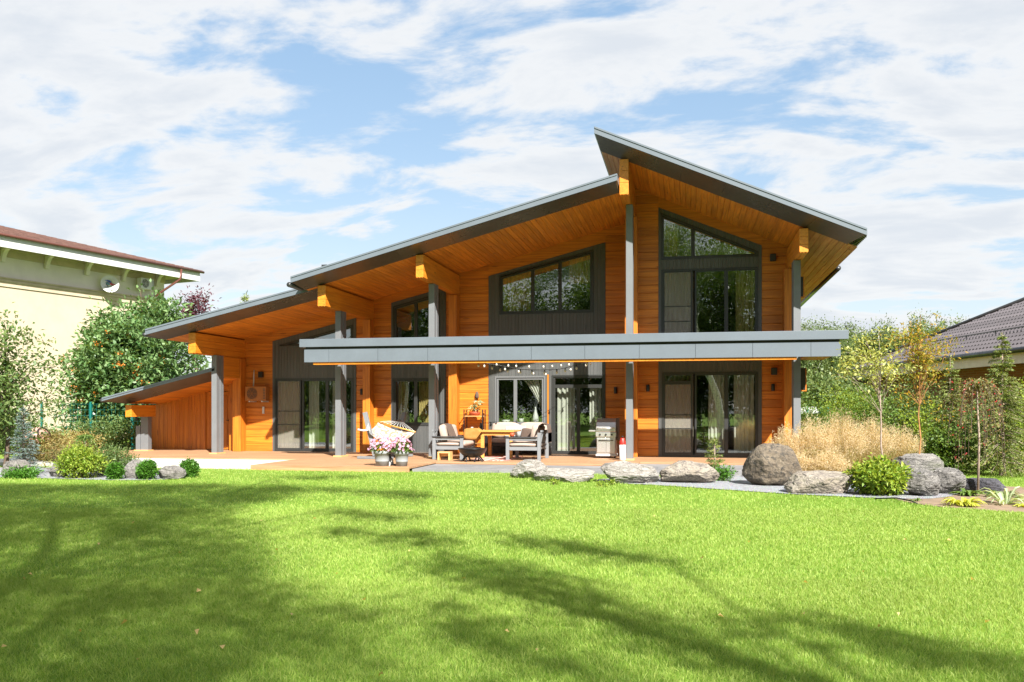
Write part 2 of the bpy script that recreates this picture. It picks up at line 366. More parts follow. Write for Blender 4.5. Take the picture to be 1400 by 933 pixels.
L['pale'] = mat_leaf('pale_yellow_leaf', (0.22, 0.27, 0.06), (0.46, 0.46, 0.15), 0.4)
L['autumn'] = mat_leaf('autumn_leaf', (0.15, 0.22, 0.03), (0.46, 0.27, 0.035), 0.4)
L['redleaf'] = mat_leaf('red_weeping_leaf', (0.15, 0.21, 0.06), (0.28, 0.18, 0.08), 0.4)
L['redberry'] = mat_plain('red_berry', (0.50, 0.02, 0.03), 0.35, bmp=0)
L['plum'] = mat_leaf('purple_leaf', (0.06, 0.018, 0.03), (0.14, 0.04, 0.06), 0.3)
L['dry'] = mat_leaf('dry_grass_stem', (0.50, 0.39, 0.235), (0.65, 0.545, 0.37), 0.4, 0.8, patch=0.12)
L['drybase'] = mat_leaf('brown_grass_blade', (0.30, 0.20, 0.08), (0.34, 0.32, 0.11), 0.35, 0.8)
L['petal'] = mat_leaf('pink_petal', (0.50, 0.24, 0.42), (0.68, 0.46, 0.60), 0.35, 0.7, patch=0.1)
L['hosta_y'] = mat_leaf('yellow_hosta_leaf', (0.32, 0.40, 0.04), (0.58, 0.56, 0.10), 0.4)
L['hosta_w'] = mat_leaf('pale_striped_leaf', (0.28, 0.38, 0.18), (0.55, 0.60, 0.42), 0.4)
L['birch'] = mat_leaf('birch_leaf', (0.05, 0.11, 0.018), (0.13, 0.20, 0.04), 0.35)
L['far'] = mat_leaf('far_foliage', (0.07, 0.125, 0.035), (0.18, 0.22, 0.075), 0.3)
L['fallen'] = mat_leaf('fallen_leaf', (0.55, 0.36, 0.10), (0.66, 0.50, 0.24), 0.3)
L['vari'] = mat_leaf('variegated_leaf', (0.06, 0.16, 0.03), (0.62, 0.62, 0.40), 0.3)

# ------------------------------------------------------------------ ground, lawn, terrace
ZL = -0.12
mb = MB()
mb.add([(-700, -300, ZL), (700, -300, ZL), (700, 900, ZL), (-700, 900, ZL)], [(0, 1, 2, 3)])
mb.build('ground', M['lawn'], kind='structure')
# deck boards run along X
def boards_x(mb, x0, x1, y0, y1, z0, z1, wd=0.14, gap=0.006, rng=random.Random(3)):
    y = y0
    while y < y1 - 0.02:
        e = min(y + wd, y1); x = x0
        while x < x1 - 0.01:
            xe = min(x1, x + rng.uniform(2.2, 4.0))
            if x1 - xe < 0.5: xe = x1
            mb.box(x, xe - 0.004, y, e - gap, z0, z1); x = xe
        y = e
mb = MB(); boards_x(mb, -19.2, -10.5, 22.4, 27.2, -0.04, 0.0); boards_x(mb, -10.5, -6.45, 19.75, 26.5, -0.04, 0.0)
boards_x(mb, -6.45, -1.25, 21.95, 26.5, -0.04, 0.0); boards_x(mb, -1.25, 3.4, 23.0, 25.6, -0.04, 0.0)
mb.box(-19.2, -10.504, 22.40, 22.43, -0.11, -0.044); mb.box(-10.5, -6.45, 19.75, 19.78, -0.14, -0.044)
mb.box(-6.446, -1.25, 21.95, 21.98, -0.14, -0.044); mb.box(-1.246, 3.4, 23.0, 23.03, -0.14, -0.044)
mb.build('terrace_deck', M['deck'], kind='structure')
mb = MB(); mb.box(-19.0, -10.51, 19.95, 22.39, -0.3, -0.03); mb.build('pale_slab', M['pale_slab'], kind='structure')
mb = MB(); rg = random.Random(5)
y = 19.95
for row, d in enumerate((0.62, 0.66, 0.70)):
    x = -6.44
    while x < 4.4:
        xe = min(4.4, x + rg.choice((0.6, 0.9, 1.2))); y1 = min(y + d, 21.94)
        mb.box(x, xe - 0.008, y, y1 - 0.008, -0.3, -0.055); x = xe
    y += d
x = -1.24
while x < 4.4:
    xe = min(4.4, x + 0.9); mb.box(x, xe - 0.008, 21.945, 22.99, -0.3, -0.055); x = xe
mb.build('paving', M['paving'], kind='structure')
def sheet(name, pts, z, mat):
    mb = MB(); mb.add([(p[0], p[1], z) for p in pts], [tuple(range(len(pts)))]); o = mb.build(name, mat, kind='structure')
    if o.data.polygons[0].normal.z < 0: o.data.flip_normals()
    return o
def smooth_poly(pts, it=2):
    for _ in range(it):
        q = []
        for i in range(len(pts)):
            a, b = pts[i], pts[(i + 1) % len(pts)]
            q += [a * 0.75 + b * 0.25, a * 0.25 + b * 0.75]
        pts = q
    return pts
GRAVEL = smooth_poly([GV(*p) for p in ((800, 657), (850, 662), (900, 664), (1000, 671), (1090, 677), (1200, 682), (1290, 684), (1330, 668), (1240, 655), (1080, 650), (1000, 650), (940, 655), (860, 654))])
SOIL = smooth_poly([GV(*p) for p in ((1205, 678), (1250, 690), (1330, 698), (1430, 704), (1600, 708), (1600, 676), (1430, 668), (1330, 664), (1260, 672))])
GRAVL = smooth_poly([GV(*p) for p in ((-120, 655), (0, 653), (100, 656), (180, 658), (258, 655), (262, 648), (190, 645), (90, 640), (0, 640), (-120, 640))])
sheet('gravel_bed', GRAVEL, ZL + 0.012, M['gravel']); sheet('soil_bed', SOIL, ZL + 0.008, M['soil']); sheet('gravel_bed', GRAVL, ZL + 0.012, M['gravel'])

# lawn grass: individual blades, denser close by
def inside(P, poly):
    x, y = P[:, 0], P[:, 1]; r = np.zeros(len(P), bool); n = len(poly)
    for i in range(n):
        x1, y1 = poly[i][0], poly[i][1]; x2, y2 = poly[(i + 1) % n][0], poly[(i + 1) % n][1]
        if y1 == y2: continue
        c = ((y1 > y) != (y2 > y)) & (x < (x2 - x1) * (y - y1) / (y2 - y1) + x1); r ^= c
    return r
rng = np.random.default_rng(11)
def grass_band(t0, t1, n, h, wd):
    t = np.sqrt(rng.uniform(t0 * t0, t1 * t1, n)); a = rng.uniform(-0.95, 0.95, n)
    P = np.stack([t * (-SN + CS * a), t * (CS + SN * a), np.full(n, ZL)], 1)
    bad = inside(P, GRAVEL) | inside(P, SOIL) | inside(P, GRAVL) | ((P[:, 1] > 19.93) & (P[:, 0] > -19.0) & (P[:, 0] < 4.42)) | ((P[:, 1] > 19.72) & (P[:, 0] > -10.52) & (P[:, 0] < -6.43))
    P = P[~bad]; n = len(P)
    # grain of the sward: neighbouring tufts lean together
    ph = np.sin(P[:, 0] * 2.3 + np.sin(P[:, 1] * 1.9)) + np.sin(P[:, 1] * 3.1 + P[:, 0] * 1.3)
    D = rng.normal(size=(n, 3)) * np.array([0.42, 0.42, 0.05]) + np.array([0, 0, 1.0]); D[:, 0] += 0.07 * ph
    Ln = h * rng.uniform(0.6, 1.25, n); W = wd * rng.uniform(0.7, 1.3, n)
    return leaves(P, D, Ln, W, rng, 0.5)
V = np.concatenate([grass_band(3.0, 7.6, 330000, 0.044, 0.0034), grass_band(6.0, 13.0, 380000, 0.044, 0.0052), grass_band(9.5, 30, 400000, 0.044, 0.0092)])
o = link_mesh('lawn_grass', np_mesh('lawn_grass', V), M['grass'], kind='stuff')
tag(o, 'short mown green grass of the wide lawn in front of the house', 'grass')
#@HOUSE
# ------------------------------------------------------------------ the timber house
YR, YW, YM, YB = 22.05, 25.5, 26.4, 36.0          # roof lip, right bay wall, middle/left wall, back
zr = lambda x: 8.46 - 0.435 * (x + 2.30)            # roof tops
zm = lambda x: 7.27 + 0.263 * (x + 1.74)
zl = lambda x: 3.697 + 0.223 * (x + 15.50)
zg = lambda x: 1.73 + 0.239 * (x + 18.10)
sr = lambda x: zr(x) - 0.385
sm_ = lambda x: zm(x) - 0.32
sl = lambda x: zl(x) - 0.31
house = thing('timber_house', 'large orange timber house with split sloping roofs and grey canopy over its terrace', 'house', (-5.5, 25.5, 0))

def grooved(mb, x0, x1, y, z0, ztop, course=0.235, depth=0.12, ch=0.012, rg=random.Random(8)):
    """log courses with chamfered joints on the front face, clipped under the sloping soffit"""
    bm = bmesh.new(); top = max(ztop(x0), ztop(x1)); z = z0
    while z < top:
        e = z + course
        prof = [(y, z + ch), (y + ch, z + 0.001), (y + depth, z + 0.001), (y + depth, e - 0.001), (y + ch, e - 0.001), (y, e - ch)]
        a = [bm.verts.new((x0, p[0], p[1])) for p in prof]; b = [bm.verts.new((x1, p[0], p[1])) for p in prof]
        for i in range(6): bm.faces.new((a[i], a[(i + 1) % 6], b[(i + 1) % 6], b[i]))
        bm.faces.new(a[::-1]); bm.faces.new(b); z = e
    s = (ztop(x1) - ztop(x0)) / (x1 - x0)
    bmesh.ops.bisect_plane(bm, geom=bm.verts[:] + bm.edges[:] + bm.faces[:], plane_co=(x0, 0, ztop(x0)), plane_no=(-s, 0, 1), clear_outer=True)
    bmesh.ops.recalc_face_normals(bm, faces=bm.faces)
    bm.verts.index_update(); mb.add([v.co for v in bm.verts], [[v.index for v in f.verts] for f in bm.faces]); bm.free()
def wall(x0, x1, y, ztop, z0=0.0): 
    mb = MB(); grooved(mb, x0, x1, y, z0, ztop); return mb.build('wall', M['log'], house)
def interp(poly, x):
    """z interval covered by a convex window outline at x"""
    zs = []
    for i in range(len(poly)):
        (xa, za), (xb, zb) = poly[i], poly[(i + 1) % len(poly)]
        if min(xa, xb) - 1e-6 <= x <= max(xa, xb) + 1e-6 and abs(xa - xb) > 1e-6: zs.append(za + (zb - za) * (x - xa) / (xb - xa))
    return (min(zs), max(zs)) if len(zs) >= 2 else None
def cladding(x0, x1, y, z0, ztop, wins, wd=0.105):
    mb = MB(); cuts = {x0, x1}; x = x0
    while x < x1 - 0.03: cuts.add(round(x, 4)); x += wd
    for wpoly in wins: cuts |= {p[0] for p in wpoly if x0 < p[0] < x1}
    cuts = sorted(cuts)
    for a, b in zip(cuts, cuts[1:]):
        if b - a < 0.004: continue
        mid = (a + b) / 2; spans = sorted(s for s in (interp(p, mid) for p in wins) if s); z = z0; segs = []
        for s0, s1 in spans: segs.append((z, s0 + 0.01, False)); z = s1 - 0.01
        segs.append((z, None, True)); g = 0.0018
        for s0, s1, last in segs:
            t0, t1 = (ztop(a), ztop(b)) if last else (s1, s1)
            if t0 - s0 < 0.01 and t1 - s0 < 0.01: continue
            mb.prism([(a + g, y, s0), (b - g, y, s0), (b - g, y, t1), (a + g, y, t0)], (0, 0.03, 0))
    mb.box(x0 + .01, x1 - .01, y + 0.032, y + 0.033, z0, z0 + .01)
    mb.build('cladding_panel', M['cladding'], house)
def inset(poly, d):
    n = len(poly); P = [Vector((p[0], p[1])) for p in poly]; out = []
    for i in range(n):
        a, b, c = P[i - 1], P[i], P[(i + 1) % n]
        e1 = (b - a).normalized(); e2 = (c - b).normalized(); n1 = Vector((-e1.y, e1.x)); n2 = Vector((-e2.y, e2.x))
        k = (n1 + n2) / (1 + n1.dot(n2)); k = k * min(1.0, 3.0 / max(k.length, 1e-6)); out.append(b + k * d)
    return [(p.x, p.y) for p in out]
def frame_ring(mb, poly, wdt, y0, y1):
    """ccw outline in (x,z)"""
    q = inset(poly, wdt); n = len(poly)
    for i in range(n):
        j = (i + 1) % n
        mb.prism([(poly[i][0], y0, poly[i][1]), (poly[j][0], y0, poly[j][1]), (q[j][0], y0, q[j][1]), (q[i][0], y0, q[i][1])], (0, y1 - y0, 0))
    return q
def window(y, poly, panes, name='window', fw=0.05, mat='frame', glass='glass', label=None, screens=(), handle=None):
    """outer frame plus one sash per pane outline; the first part mesh is the frame"""
    mb = MB(); frame_ring(mb, poly, fw, y - 0.014, y + 0.09)
    xs = sorted(p[0] for p in poly)
    f = mb.build(name, M[mat], house, label=label)
    for k, pp in enumerate(panes):
        s = MB(); q = frame_ring(s, pp, 0.052, y + 0.012, y + 0.085); s.build('sash', M[mat], f)
        ip = inset(pp, 0.04); g = MB(); g.add([(a, y + 0.045, b) for a, b in ip], [tuple(range(len(ip)))]); g.build('pane', M[glass], f)
        if k in screens:
            g = MB(); g.prism([(a, y + 0.016, b) for a, b in inset(pp, 0.035)], (0, 0.003, 0))
            g.build('insect_screen', M['screen'], f)
            zc = [b for a, b in pp]; lo, hi = min(zc), max(zc)
            for fr in ((0.36, 0.55) if hi - lo > 1.8 else (0.5,)):
                g = MB(); g.box(min(a for a, b in pp) + .04, max(a for a, b in pp) - .04, y + 0.006, y + 0.02, lo + (hi - lo) * fr - .012, lo + (hi - lo) * fr + .012)
                g.build('screen_bar', M['frame'], f)
    return f
def rect(x0, x1, z0, z1): return [(x0, z0), (x1, z0), (x1, z1), (x0, z1)]

# floor, back and side walls enclosing dark rooms
mb = MB(); mb.box(-13.9, -1.6, YM + 0.15, YB - .2, -0.2, 0.02); mb.box(-1.58, 2.6, YW + 0.15, YB - .2, -0.2, 0.02)
mb.box(-13.9, -1.6, YM + 0.15, YM + 4.2, 2.72, 2.9); mb.box(-1.58, 2.6, YW + 0.15, YW + 4.2, 2.72, 2.9)
mb.build('inner_floor', M['interior'], house)
mb = MB(); mb.box(-14.0, 2.8, YM + 4.2, YM + 4.35, 0, 5.5); mb.box(-7.15, -7.05, YM + .2, YM + 4.2, 0, 5.2); mb.box(-1.75, -1.6, YM + .2, YM + 4.2, 0, 6.6)
mb.build('inner_wall', M['interior'], house)
mb = MB(); mb.prism([(2.72, YW + .12, 0), (2.72, YB, 0), (2.72, YB, sr(2.72)), (2.72, YW + .12, sr(2.72))], (0.12, 0, 0)); mb.build('wall', M['log'], house)
mb = MB(); mb.prism([(-14.2, YM + .12, 0), (-14.2, YB, 0), (-14.2, YB, sl(-14.2)), (-14.2, YM + .12, sl(-14.2))], (0.12, 0, 0)); mb.build('wall', M['log'], house)
mb = MB(); mb.prism([(-14.2, YB, 0), (2.8, YB, 0), (2.8, YB, sr(2.8)), (-1.7, YB, sr(-1.7)), (-1.7, YB, sm_(-1.7)), (-14.2, YB, sl(-14.2))], (0, 0.15, 0)); mb.build('wall', M['log'], house)

# right bay
wall(-1.57, -0.86, YW, sr); wall(2.0, 2.72, YW, sr)
mb = MB(); mb.prism([(-0.86, YW, 7.15), (2.0, YW, 5.96), (2.0, YW, sr(2.0)), (-0.86, YW, sr(-0.86))], (0, .12, 0)); mb.build('wall', M['log'], house)
tr = lambda x: 7.15 - 0.4185 * (x + 0.86)
tw = lambda x: 6.92 - 0.43 * (x + 0.76)
D1 = rect(-0.76, 1.90, 0.03, 2.42); D2 = rect(-0.78, 1.90, 3.0, 5.36)
T3 = [(-0.80, 5.64), (1.90, 5.64), (1.90, tw(1.90) + 0.02), (-0.80, tw(-0.80) + 0.06)]
cladding(-0.86, 2.0, YW - 0.018, 0.0, tr, [D1, D2, T3])
window(YW - .018, D1, [rect(-0.72, 0.10, 0.08, 2.12), rect(-0.72, 0.10, 2.12, 2.38), rect(0.16, 1.03, 0.08, 2.38), rect(1.03, 1.87, 0.08, 2.38)], 'glazed_door', screens=(0,))
window(YW - .018, D2, [rect(-0.74, 0.10, 3.05, 5.32), rect(0.16, 1.03, 3.05, 5.32), rect(1.03, 1.87, 3.05, 5.32)], 'glazed_door', screens=(0,))
window(YW - .018, T3, [[(-0.76, 5.68), (0.11, 5.68), (0.11, tw(.11)), (-0.76, tw(-.76))], [(0.11, 5.68), (1.86, 5.68), (1.86, tw(1.86)), (0.11, tw(.11))]], 'window', glass='glass_up')
# middle bay
wall(-7.42, -6.06, YM, sm_); wall(-2.46, -1.60, YM, sm_)
mb = MB(); mb.prism([(-6.06, YM, 5.47), (-2.46, YM, 6.38), (-2.46, YM, sm_(-2.46)), (-6.06, YM, sm_(-6.06))], (0, .12, 0)); mb.build('wall', M['log'], house)
tm = lambda x: 5.47 + 0.2528 * (x + 6.06)
wu = lambda x: 5.43 + 0.243 * (x + 5.62)
U = [(-5.72, 4.27), (-2.82, 4.27), (-2.82, wu(-2.82) + .06), (-5.72, wu(-5.72) + .08)]
W1 = rect(-5.86, -4.28, 0.86, 2.38); DD = rect(-4.09, -2.46, 0.02, 2.40)
cladding(-6.06, -2.46, YM - 0.018, 0.0, tm, [U, W1, DD])
window(YM - .018, U, [[(a, 4.32), (b, 4.32), (b, wu(b)), (a, wu(a))] for a, b in ((-5.67, -4.68), (-4.68, -3.84), (-3.84, -2.87))], glass='glass_up')
window(YM - .018, W1, [rect(-5.80, -5.22, 0.92, 2.32), rect(-5.22, -4.34, 0.92, 2.32)], mat='frame_grey')
window(YM - .018, DD, [rect(-4.04, -3.28, 0.05, 2.06), rect(-3.28, -2.51, 0.05, 2.06), rect(-4.04, -2.51, 2.06, 2.36)], 'glazed_door')
mb = MB(); mb.box(-4.225, -4.175, YM - .035, YM - .019, 0.0, 2.42); mb.build('wood_trim', M['logZ'], house)
# left bay
wall(-14.4, -13.25, YM, sl); wall(-10.38, -9.98, YM, sm_); wall(-9.98, -9.21, YM, sm_)
tl = lambda x: 3.57 + 0.245 * (x + 13.25)
mb = MB(); mb.prism([(-13.25, YM, tl(-13.25)), (-10.38, YM, tl(-10.38)), (-10.38, YM, sl(-10.38)), (-13.25, YM, sl(-13.25))], (0, .12, 0)); mb.build('wall', M['log'], house)
mb = MB(); mb.prism([(-9.21, YM, 4.72), (-7.42, YM, 5.17), (-7.42, YM, sm_(-7.42)), (-9.21, YM, sm_(-9.21))], (0, .12, 0)); mb.build('wall', M['log'], house)
DL = rect(-13.17, -10.47, 0.02, 2.36)
TL = [(-13.0, 3.40), (-10.48, 3.40), (-10.48, 4.06), (-13.0, 3.45)]
cladding(-13.25, -10.38, YM - 0.018, 0.0, tl, [DL, TL])
window(YM - .018, DL, [rect(-13.12, -12.26, 0.06, 2.32), rect(-12.22, -11.37, 0.06, 2.32), rect(-11.37, -10.51, 0.06, 2.32)], 'glazed_door', screens=(0,))
window(YM - .018, TL, [[(-12.9, 3.44), (-11.9, 3.44), (-11.9, 3.66), (-12.9, 3.452)], [(-11.9, 3.44), (-10.52, 3.44), (-10.52, 4.01), (-11.9, 3.68)]], glass='glass_up')
t2 = lambda x: 4.72 + 0.25 * (x + 9.21)
W2 = rect(-9.17, -7.60, 0.85, 2.34); W3 = [(-9.15, 3.2), (-7.62, 3.2), (-7.62, t2(-7.62) - .13), (-9.15, t2(-9.15) - .13)]
cladding(-9.21, -7.42, YM - 0.018, 0.0, t2, [W2, W3])
window(YM - .018, W2, [rect(-9.12, -8.41, 0.90, 2.29), rect(-8.41, -7.65, 0.90, 2.29)])
window(YM - .018, W3, [[(-9.10, 3.25), (-8.40, 3.25), (-8.40, t2(-8.40) - .18), (-9.10, t2(-9.10) - .18)], [(-8.40, 3.25), (-7.67, 3.25), (-7.67, t2(-7.67) - .18), (-8.40, t2(-8.40) - .18)]])
# curtains hang inside the rooms
def curtain(x0, x1, z0, z1, y, mat, label, amp=0.035, wave=0.13, group=None, z1b=None):
    mb = MB(); n = int((x1 - x0) / 0.02) + 2; vs = []
    for i in range(n):
        x = x0 + (x1 - x0) * i / (n - 1); yy = y + amp * math.sin(2 * math.pi * x / wave + 0.7 * math.sin(x * 9)); zt = z1 + ((z1b if z1b else z1) - z1) * i / (n - 1)
        vs += [(x, yy, z0), (x, yy + amp * 0.2, zt)]
    mb.add(vs, [(2 * i, 2 * i + 2, 2 * i + 3, 2 * i + 1) for i in range(n - 1)], True)
    o = mb.build('curtain', M[mat], base=((x0 + x1) / 2, y, z0)); tag(o, label, 'curtain', group); return o
curtain(-0.70, 0.12, 0.05, 2.45, YW + .22, 'curtain', 'beige pleated curtain behind the screened lower door leaf of the right bay')
curtain(0.55, 0.98, 0.05, 2.45, YW + .26, 'curtain_w', 'pale gathered curtain behind the middle pane of the lower right glazed door')
curtain(1.25, 1.80, 0.05, 2.45, YW + .26, 'curtain_w', 'pale gathered curtain behind the far right pane of the lower right glazed door')
curtain(-0.70, 0.12, 3.0, 5.35, YW + .22, 'curtain', 'beige curtain behind the screened upper door leaf under the right roof')
curtain(1.30, 1.82, 3.0, 5.6, YW + .26, 'curtain_y', 'yellowish gathered curtain behind the right pane of the upper glazed door')
curtain(-0.74, -0.30, 5.5, 6.8, YW + .3, 'curtain_y', 'short yellowish curtain in the slanted gable window under the right roof', z1b=6.6)
curtain(-5.65, -4.75, 4.2, 5.4, YM + .25, 'curtain_y', 'pleated curtain filling the left pane of the upper middle window', z1b=5.6)
curtain(-3.6, -2.9, 5.2, 5.9, YM + .25, 'curtain_y', 'gathered curtain top in the right pane of the upper middle window', z1b=6.05)
curtain(-13.1, -12.3, 0.05, 2.35, YM + .22, 'curtain', 'beige curtain behind the screened leaf of the left glazed door')
curtain(-12.1, -11.75, 0.05, 2.35, YM + .28, 'curtain_w', 'pale curtain edge behind the middle pane of the left glazed door')
curtain(-11.3, -11.0, 0.05, 2.35, YM + .28, 'curtain_w', 'narrow pale curtain behind the left glazed door, next to the grey post')
curtain(-9.05, -8.72, 0.9, 2.4, YM + .22, 'curtain_y', 'yellow curtain at the left side of the window beside the hammock', 0.03, 0.09)
curtain(-8.36, -7.72, 0.9, 2.4, YM + .22, 'curtain_y', 'yellow lace curtain in the window half hidden by the grey post', 0.02, 0.07)
curtain(-8.55, -8.42, 3.0, 4.4, YM + .25, 'curtain', 'narrow bright curtain in the upper window behind the post')
curtain(-3.98, -3.42, 0.05, 2.05, YM + .3, 'curtain_w', 'sheer white curtain behind the left leaf of the terrace door')
curtain(-2.98, -2.58, 0.5, 2.05, YM + .4, 'curtain_w', 'sheer white curtain behind the right leaf of the terrace door')
# tied back curtain of the terrace window: swept to the right
mb = MB(); vs = []; n = 40; rows = 14
for j in range(rows):
    s = j / (rows - 1); z = 2.34 - 0.98 * s; xl = -5.16 + 0.72 * (s ** 0.62) if s < 0.97 else -4.46; xr = -4.34
    for i in range(n):
        k = i / (n - 1); vs.append((xl + (xr - xl) * k, YM + .2 + 0.03 * math.sin(k * 34) * (1 - 0.4 * s), z))
mb.add(vs, [(j * n + i, (j + 1) * n + i, (j + 1) * n + i + 1, j * n + i + 1) for j in range(rows - 1) for i in range(n - 1)], True)
o = mb.build('curtain', M['curtain_w'], base=(-4.6, YM + .2, 1.3)); tag(o, 'white curtain tied back to the right side of the terrace window behind the sofa', 'curtain')

# pilasters and corbels: stacked log ends at the cross walls
def pil(x0, x1, y0, y1, z0, z1, mat='logZ', name='pilaster', label=None):
    mb = MB(); mb.box(x0, x1, y0, y1, z0, z1); return mb.build(name, M[mat], house, bevel=0.008, label=label)
pil(-1.80, -1.44, 25.22, 26.38, 0.0, 6.86); pil(2.56, 2.80, 25.05, 25.49, 0.0, 5.22)
pil(-7.24, -6.98, 26.02, 26.39, 0.0, 4.88); pil(-10.02, -9.78, 26.02, 26.39, 0.0, 4.18); pil(-14.46, -14.18, 26.02, 26.39, 0.0, 3.01)
pil(-14.45, -14.21, 25.0, 26.01, 2.36, 3.01, 'beam', 'corbel')
mb = MB()
for k in range(3): mb.box(2.84, 3.16, 25.2, 25.49, 1.86 + k * .215, 2.07 + k * .215)
o = mb.build('corbel', M['log'], house); mb = MB(); mb.box(2.845, 3.13, 25.186, 25.199, 1.9, 2.5); mb.build('end_cover', M['black'], o)
mb = MB()
for k in range(3): mb.box(2.84, 3.10, 25.2, 25.49, 4.42 + k * .20, 4.61 + k * .20)
o = mb.build('corbel', M['log'], house); mb = MB(); mb.box(2.845, 3.07, 25.186, 25.199, 4.46, 5.0); mb.build('end_cover', M['black'], o)

# posts and beams
for x0, x1, top in ((-14.32, -14.15, 3.02), (-9.96, -9.79, 4.19), (-7.17, -7.00, 4.89), (-1.66, -1.48, 6.86), (2.65, 2.83, 5.22)):
    mb = MB(); y0 = 23.7 if x0 > -12 else 24.5
    mb.box(x0, x1, y0, y0 + .17, 0.02, top); mb.box(x0 + .015, x1 - .015, y0 + .17, y0 + .22, 0.02, top); mb.box(x0, x1, y0 + .22, y0 + .42, 0.02, top)
    p = mb.build('post', M['post'], house, bevel=0.006)
    mb = MB(); mb.box(x0 - .04, x1 + .04, y0 - .05, y0 + .47, 0.0, 0.035); mb.build('foot', M['pine'], p)
def beam(x0, x1, y0, y1, z0, zt):
    mb = MB(); n = 3; h = 0.0
    for k in range(n):           # glued laminations with a fine joint
        a = z0 + (zt - z0) * k / n; b = z0 + (zt - z0) * (k + 1) / n; mb.box(x0, x1, y0, y1, a + .002, b - .002)
    for k in range(3): mb.box(x0 + .02 + k * (x1 - x0 - .06) / 2, x0 + .04 + k * (x1 - x0 - .06) / 2, y0 + .004, y1, z0 - .012, z0 + .002)
    return mb.build('beam', M['beam'], house, bevel=0.006)
beam(-14.46, -14.23, 23.47, 26.45, 3.02, sl(-14.46)); beam(-10.02, -9.79, 22.62, 26.45, 4.20, sm_(-10.02)); beam(-7.20, -6.99, 22.62, 26.45, 4.905, sm_(-7.2))
beam(-1.75, -1.52, 22.62, YB, 6.87, sr(-1.62)); beam(2.67, 2.88, 22.62, YB, 5.235, sr(2.88))

# roofs: sheet-metal top with lip, sloping under-panel, boarded soffit
def roof(zt, off, x0, x1, y0, y1, ypan, board_mat, pan_x0, pan_x1, drip=True, extra=None, lip=0.17, fas='under', raw=()):
    mb = MB()
    mb.prism([(x0, y0, zt(x0)), (x1, y0, zt(x1)), (x1, y0, zt(x1) - lip), (x0, y0, zt(x0) - lip)], (0, y1 - y0, 0))
    rf = mb.build('roof', M['metal'], house)
    mb = MB(); mb.prism([(x0 + .01, y0 - .018, zt(x0) - .002), (x1 - .01, y0 - .018, zt(x1) - .002), (x1 - .01, y0 - .018, zt(x1) - .045), (x0 + .01, y0 - .018, zt(x0) - .045)], (0, .016, 0)); mb.build('drip_edge', M['metal'], rf)
    mb = MB(); zs = lambda x: zt(x) - off                                         # under-panel in pieces with fine joints
    k = 6; xs = [x0 + .03 + (x1 - x0 - .06) * i / k for i in range(k + 1)]; ps = [pan_x0 + (pan_x1 - pan_x0) * i / k for i in range(k + 1)]
    for i in range(k):
        a, b, c, d = xs[i] + .002, xs[i + 1] - .002, ps[i] + .002, ps[i + 1] - .002
        A = [(a, y0 + .02, zt(a) - lip - .004), (b, y0 + .02, zt(b) - lip - .004), (d, ypan, zs(d) - .004), (c, ypan, zs(c) - .004)]
        mb.add(A + [(p[0], p[1] + .03, p[2] + .03) for p in A], [(0, 3, 2, 1), (4, 5, 6, 7), (0, 1, 5, 4), (1, 2, 6, 5), (2, 3, 7, 6), (3, 0, 4, 7)])
    mb.build('eave_panel', M[fas], rf)
    mb = MB(); x = (raw[0][1] if raw else pan_x0 + .01); wd = 0.14; sx1 = raw[1][0] if raw else pan_x1
    while x < sx1 - .02:
        e = min(x + wd, sx1); g = .007
        mb.prism([(x, ypan, zs(x) + .012), (x + g, ypan, zs(x + g)), (e - g, ypan, zs(e - g)), (e, ypan, zs(e) + .012), (e, ypan, zs(e) + .03), (x, ypan, zs(x) + .03)], (0, y1 - .3 - ypan, 0)); x = e
    mb.build('soffit', M[board_mat], rf)
    for q0, q1 in raw:
        mb = MB(); x = q0
        while x < q1 - .02:
            e = min(x + wd, q1); g = .007
            mb.prism([(x, ypan, zs(x) + .012), (x + g, ypan, zs(x + g)), (e - g, ypan, zs(e - g)), (e, ypan, zs(e) + .012), (e, ypan, zs(e) + .03), (x, ypan, zs(x) + .03)], (0, y1 - .3 - ypan, 0)); x = e
        mb.build('overhang_soffit', M['soffit_raw'], rf)
    return rf
rr = roof(zr, 0.385, -2.34, 4.14, YR, 37.0, 22.74, 'soffit', -2.24, 3.80, raw=((-2.23, -1.63), (2.78, 4.05)))
rm = roof(zm, 0.32, -10.55, -1.76, YR, 37.0, 22.70, 'soffit', -10.42, -1.77)
rl = roof(zl, 0.31, -15.50, -9.90, 22.9, 36.0, 23.58, 'soffit', -15.30, -10.05)
rgar = roof(zg, 0.29, -18.10, -14.22, 24.5, 36.0, 25.2, 'soffit', -17.7, -14.24, lip=0.11)
# boarded overhang edges, corrugated eave end and gutter at the right
mb = MB()
for k in range(90):
    y = YR + .12 + k * 0.16
    mb.prism([(4.02, y, zr(4.02) - .19), (4.15, y, zr(4.15) - .19), (4.15, y, zr(4.15) - .075), (4.02, y, zr(4.02) - .075)], (0, .075, 0))
mb.build('eave_batten', M['black'], rr)
mb = MB(); mb.tube([(4.22, YR + 4.6, zr(4.2) - .20), (4.22, 37, zr(4.2) - .24)], 0.075, 10); mb.build('gutter', M['metal_dark'], rr)
mb = MB(); mb.tube([(-10.62, YR + .05, zm(-10.6) - .20), (-10.62, 34, zm(-10.6) - .22)], 0.07, 10); mb.build('gutter', M['metal_dark'], rm)
mb = MB(); mb.tube([(-15.57, 22.95, zl(-15.5) - .16), (-15.57, 34, zl(-15.5) - .18)], 0.06, 10); mb.build('gutter', M['metal_dark'], rl)
mb = MB(); mb.tube([(-18.16, 24.55, zg(-18.1) - .09), (-18.16, 34, zg(-18.1) - .11)], 0.06, 10); mb.build('gutter', M['metal_dark'], rgar)
mb = MB(); mb.box(-14.62, -14.52, 26.6, 26.7, 2.4, 3.3); mb.build('roof_strut', M['metal_dark'], house)
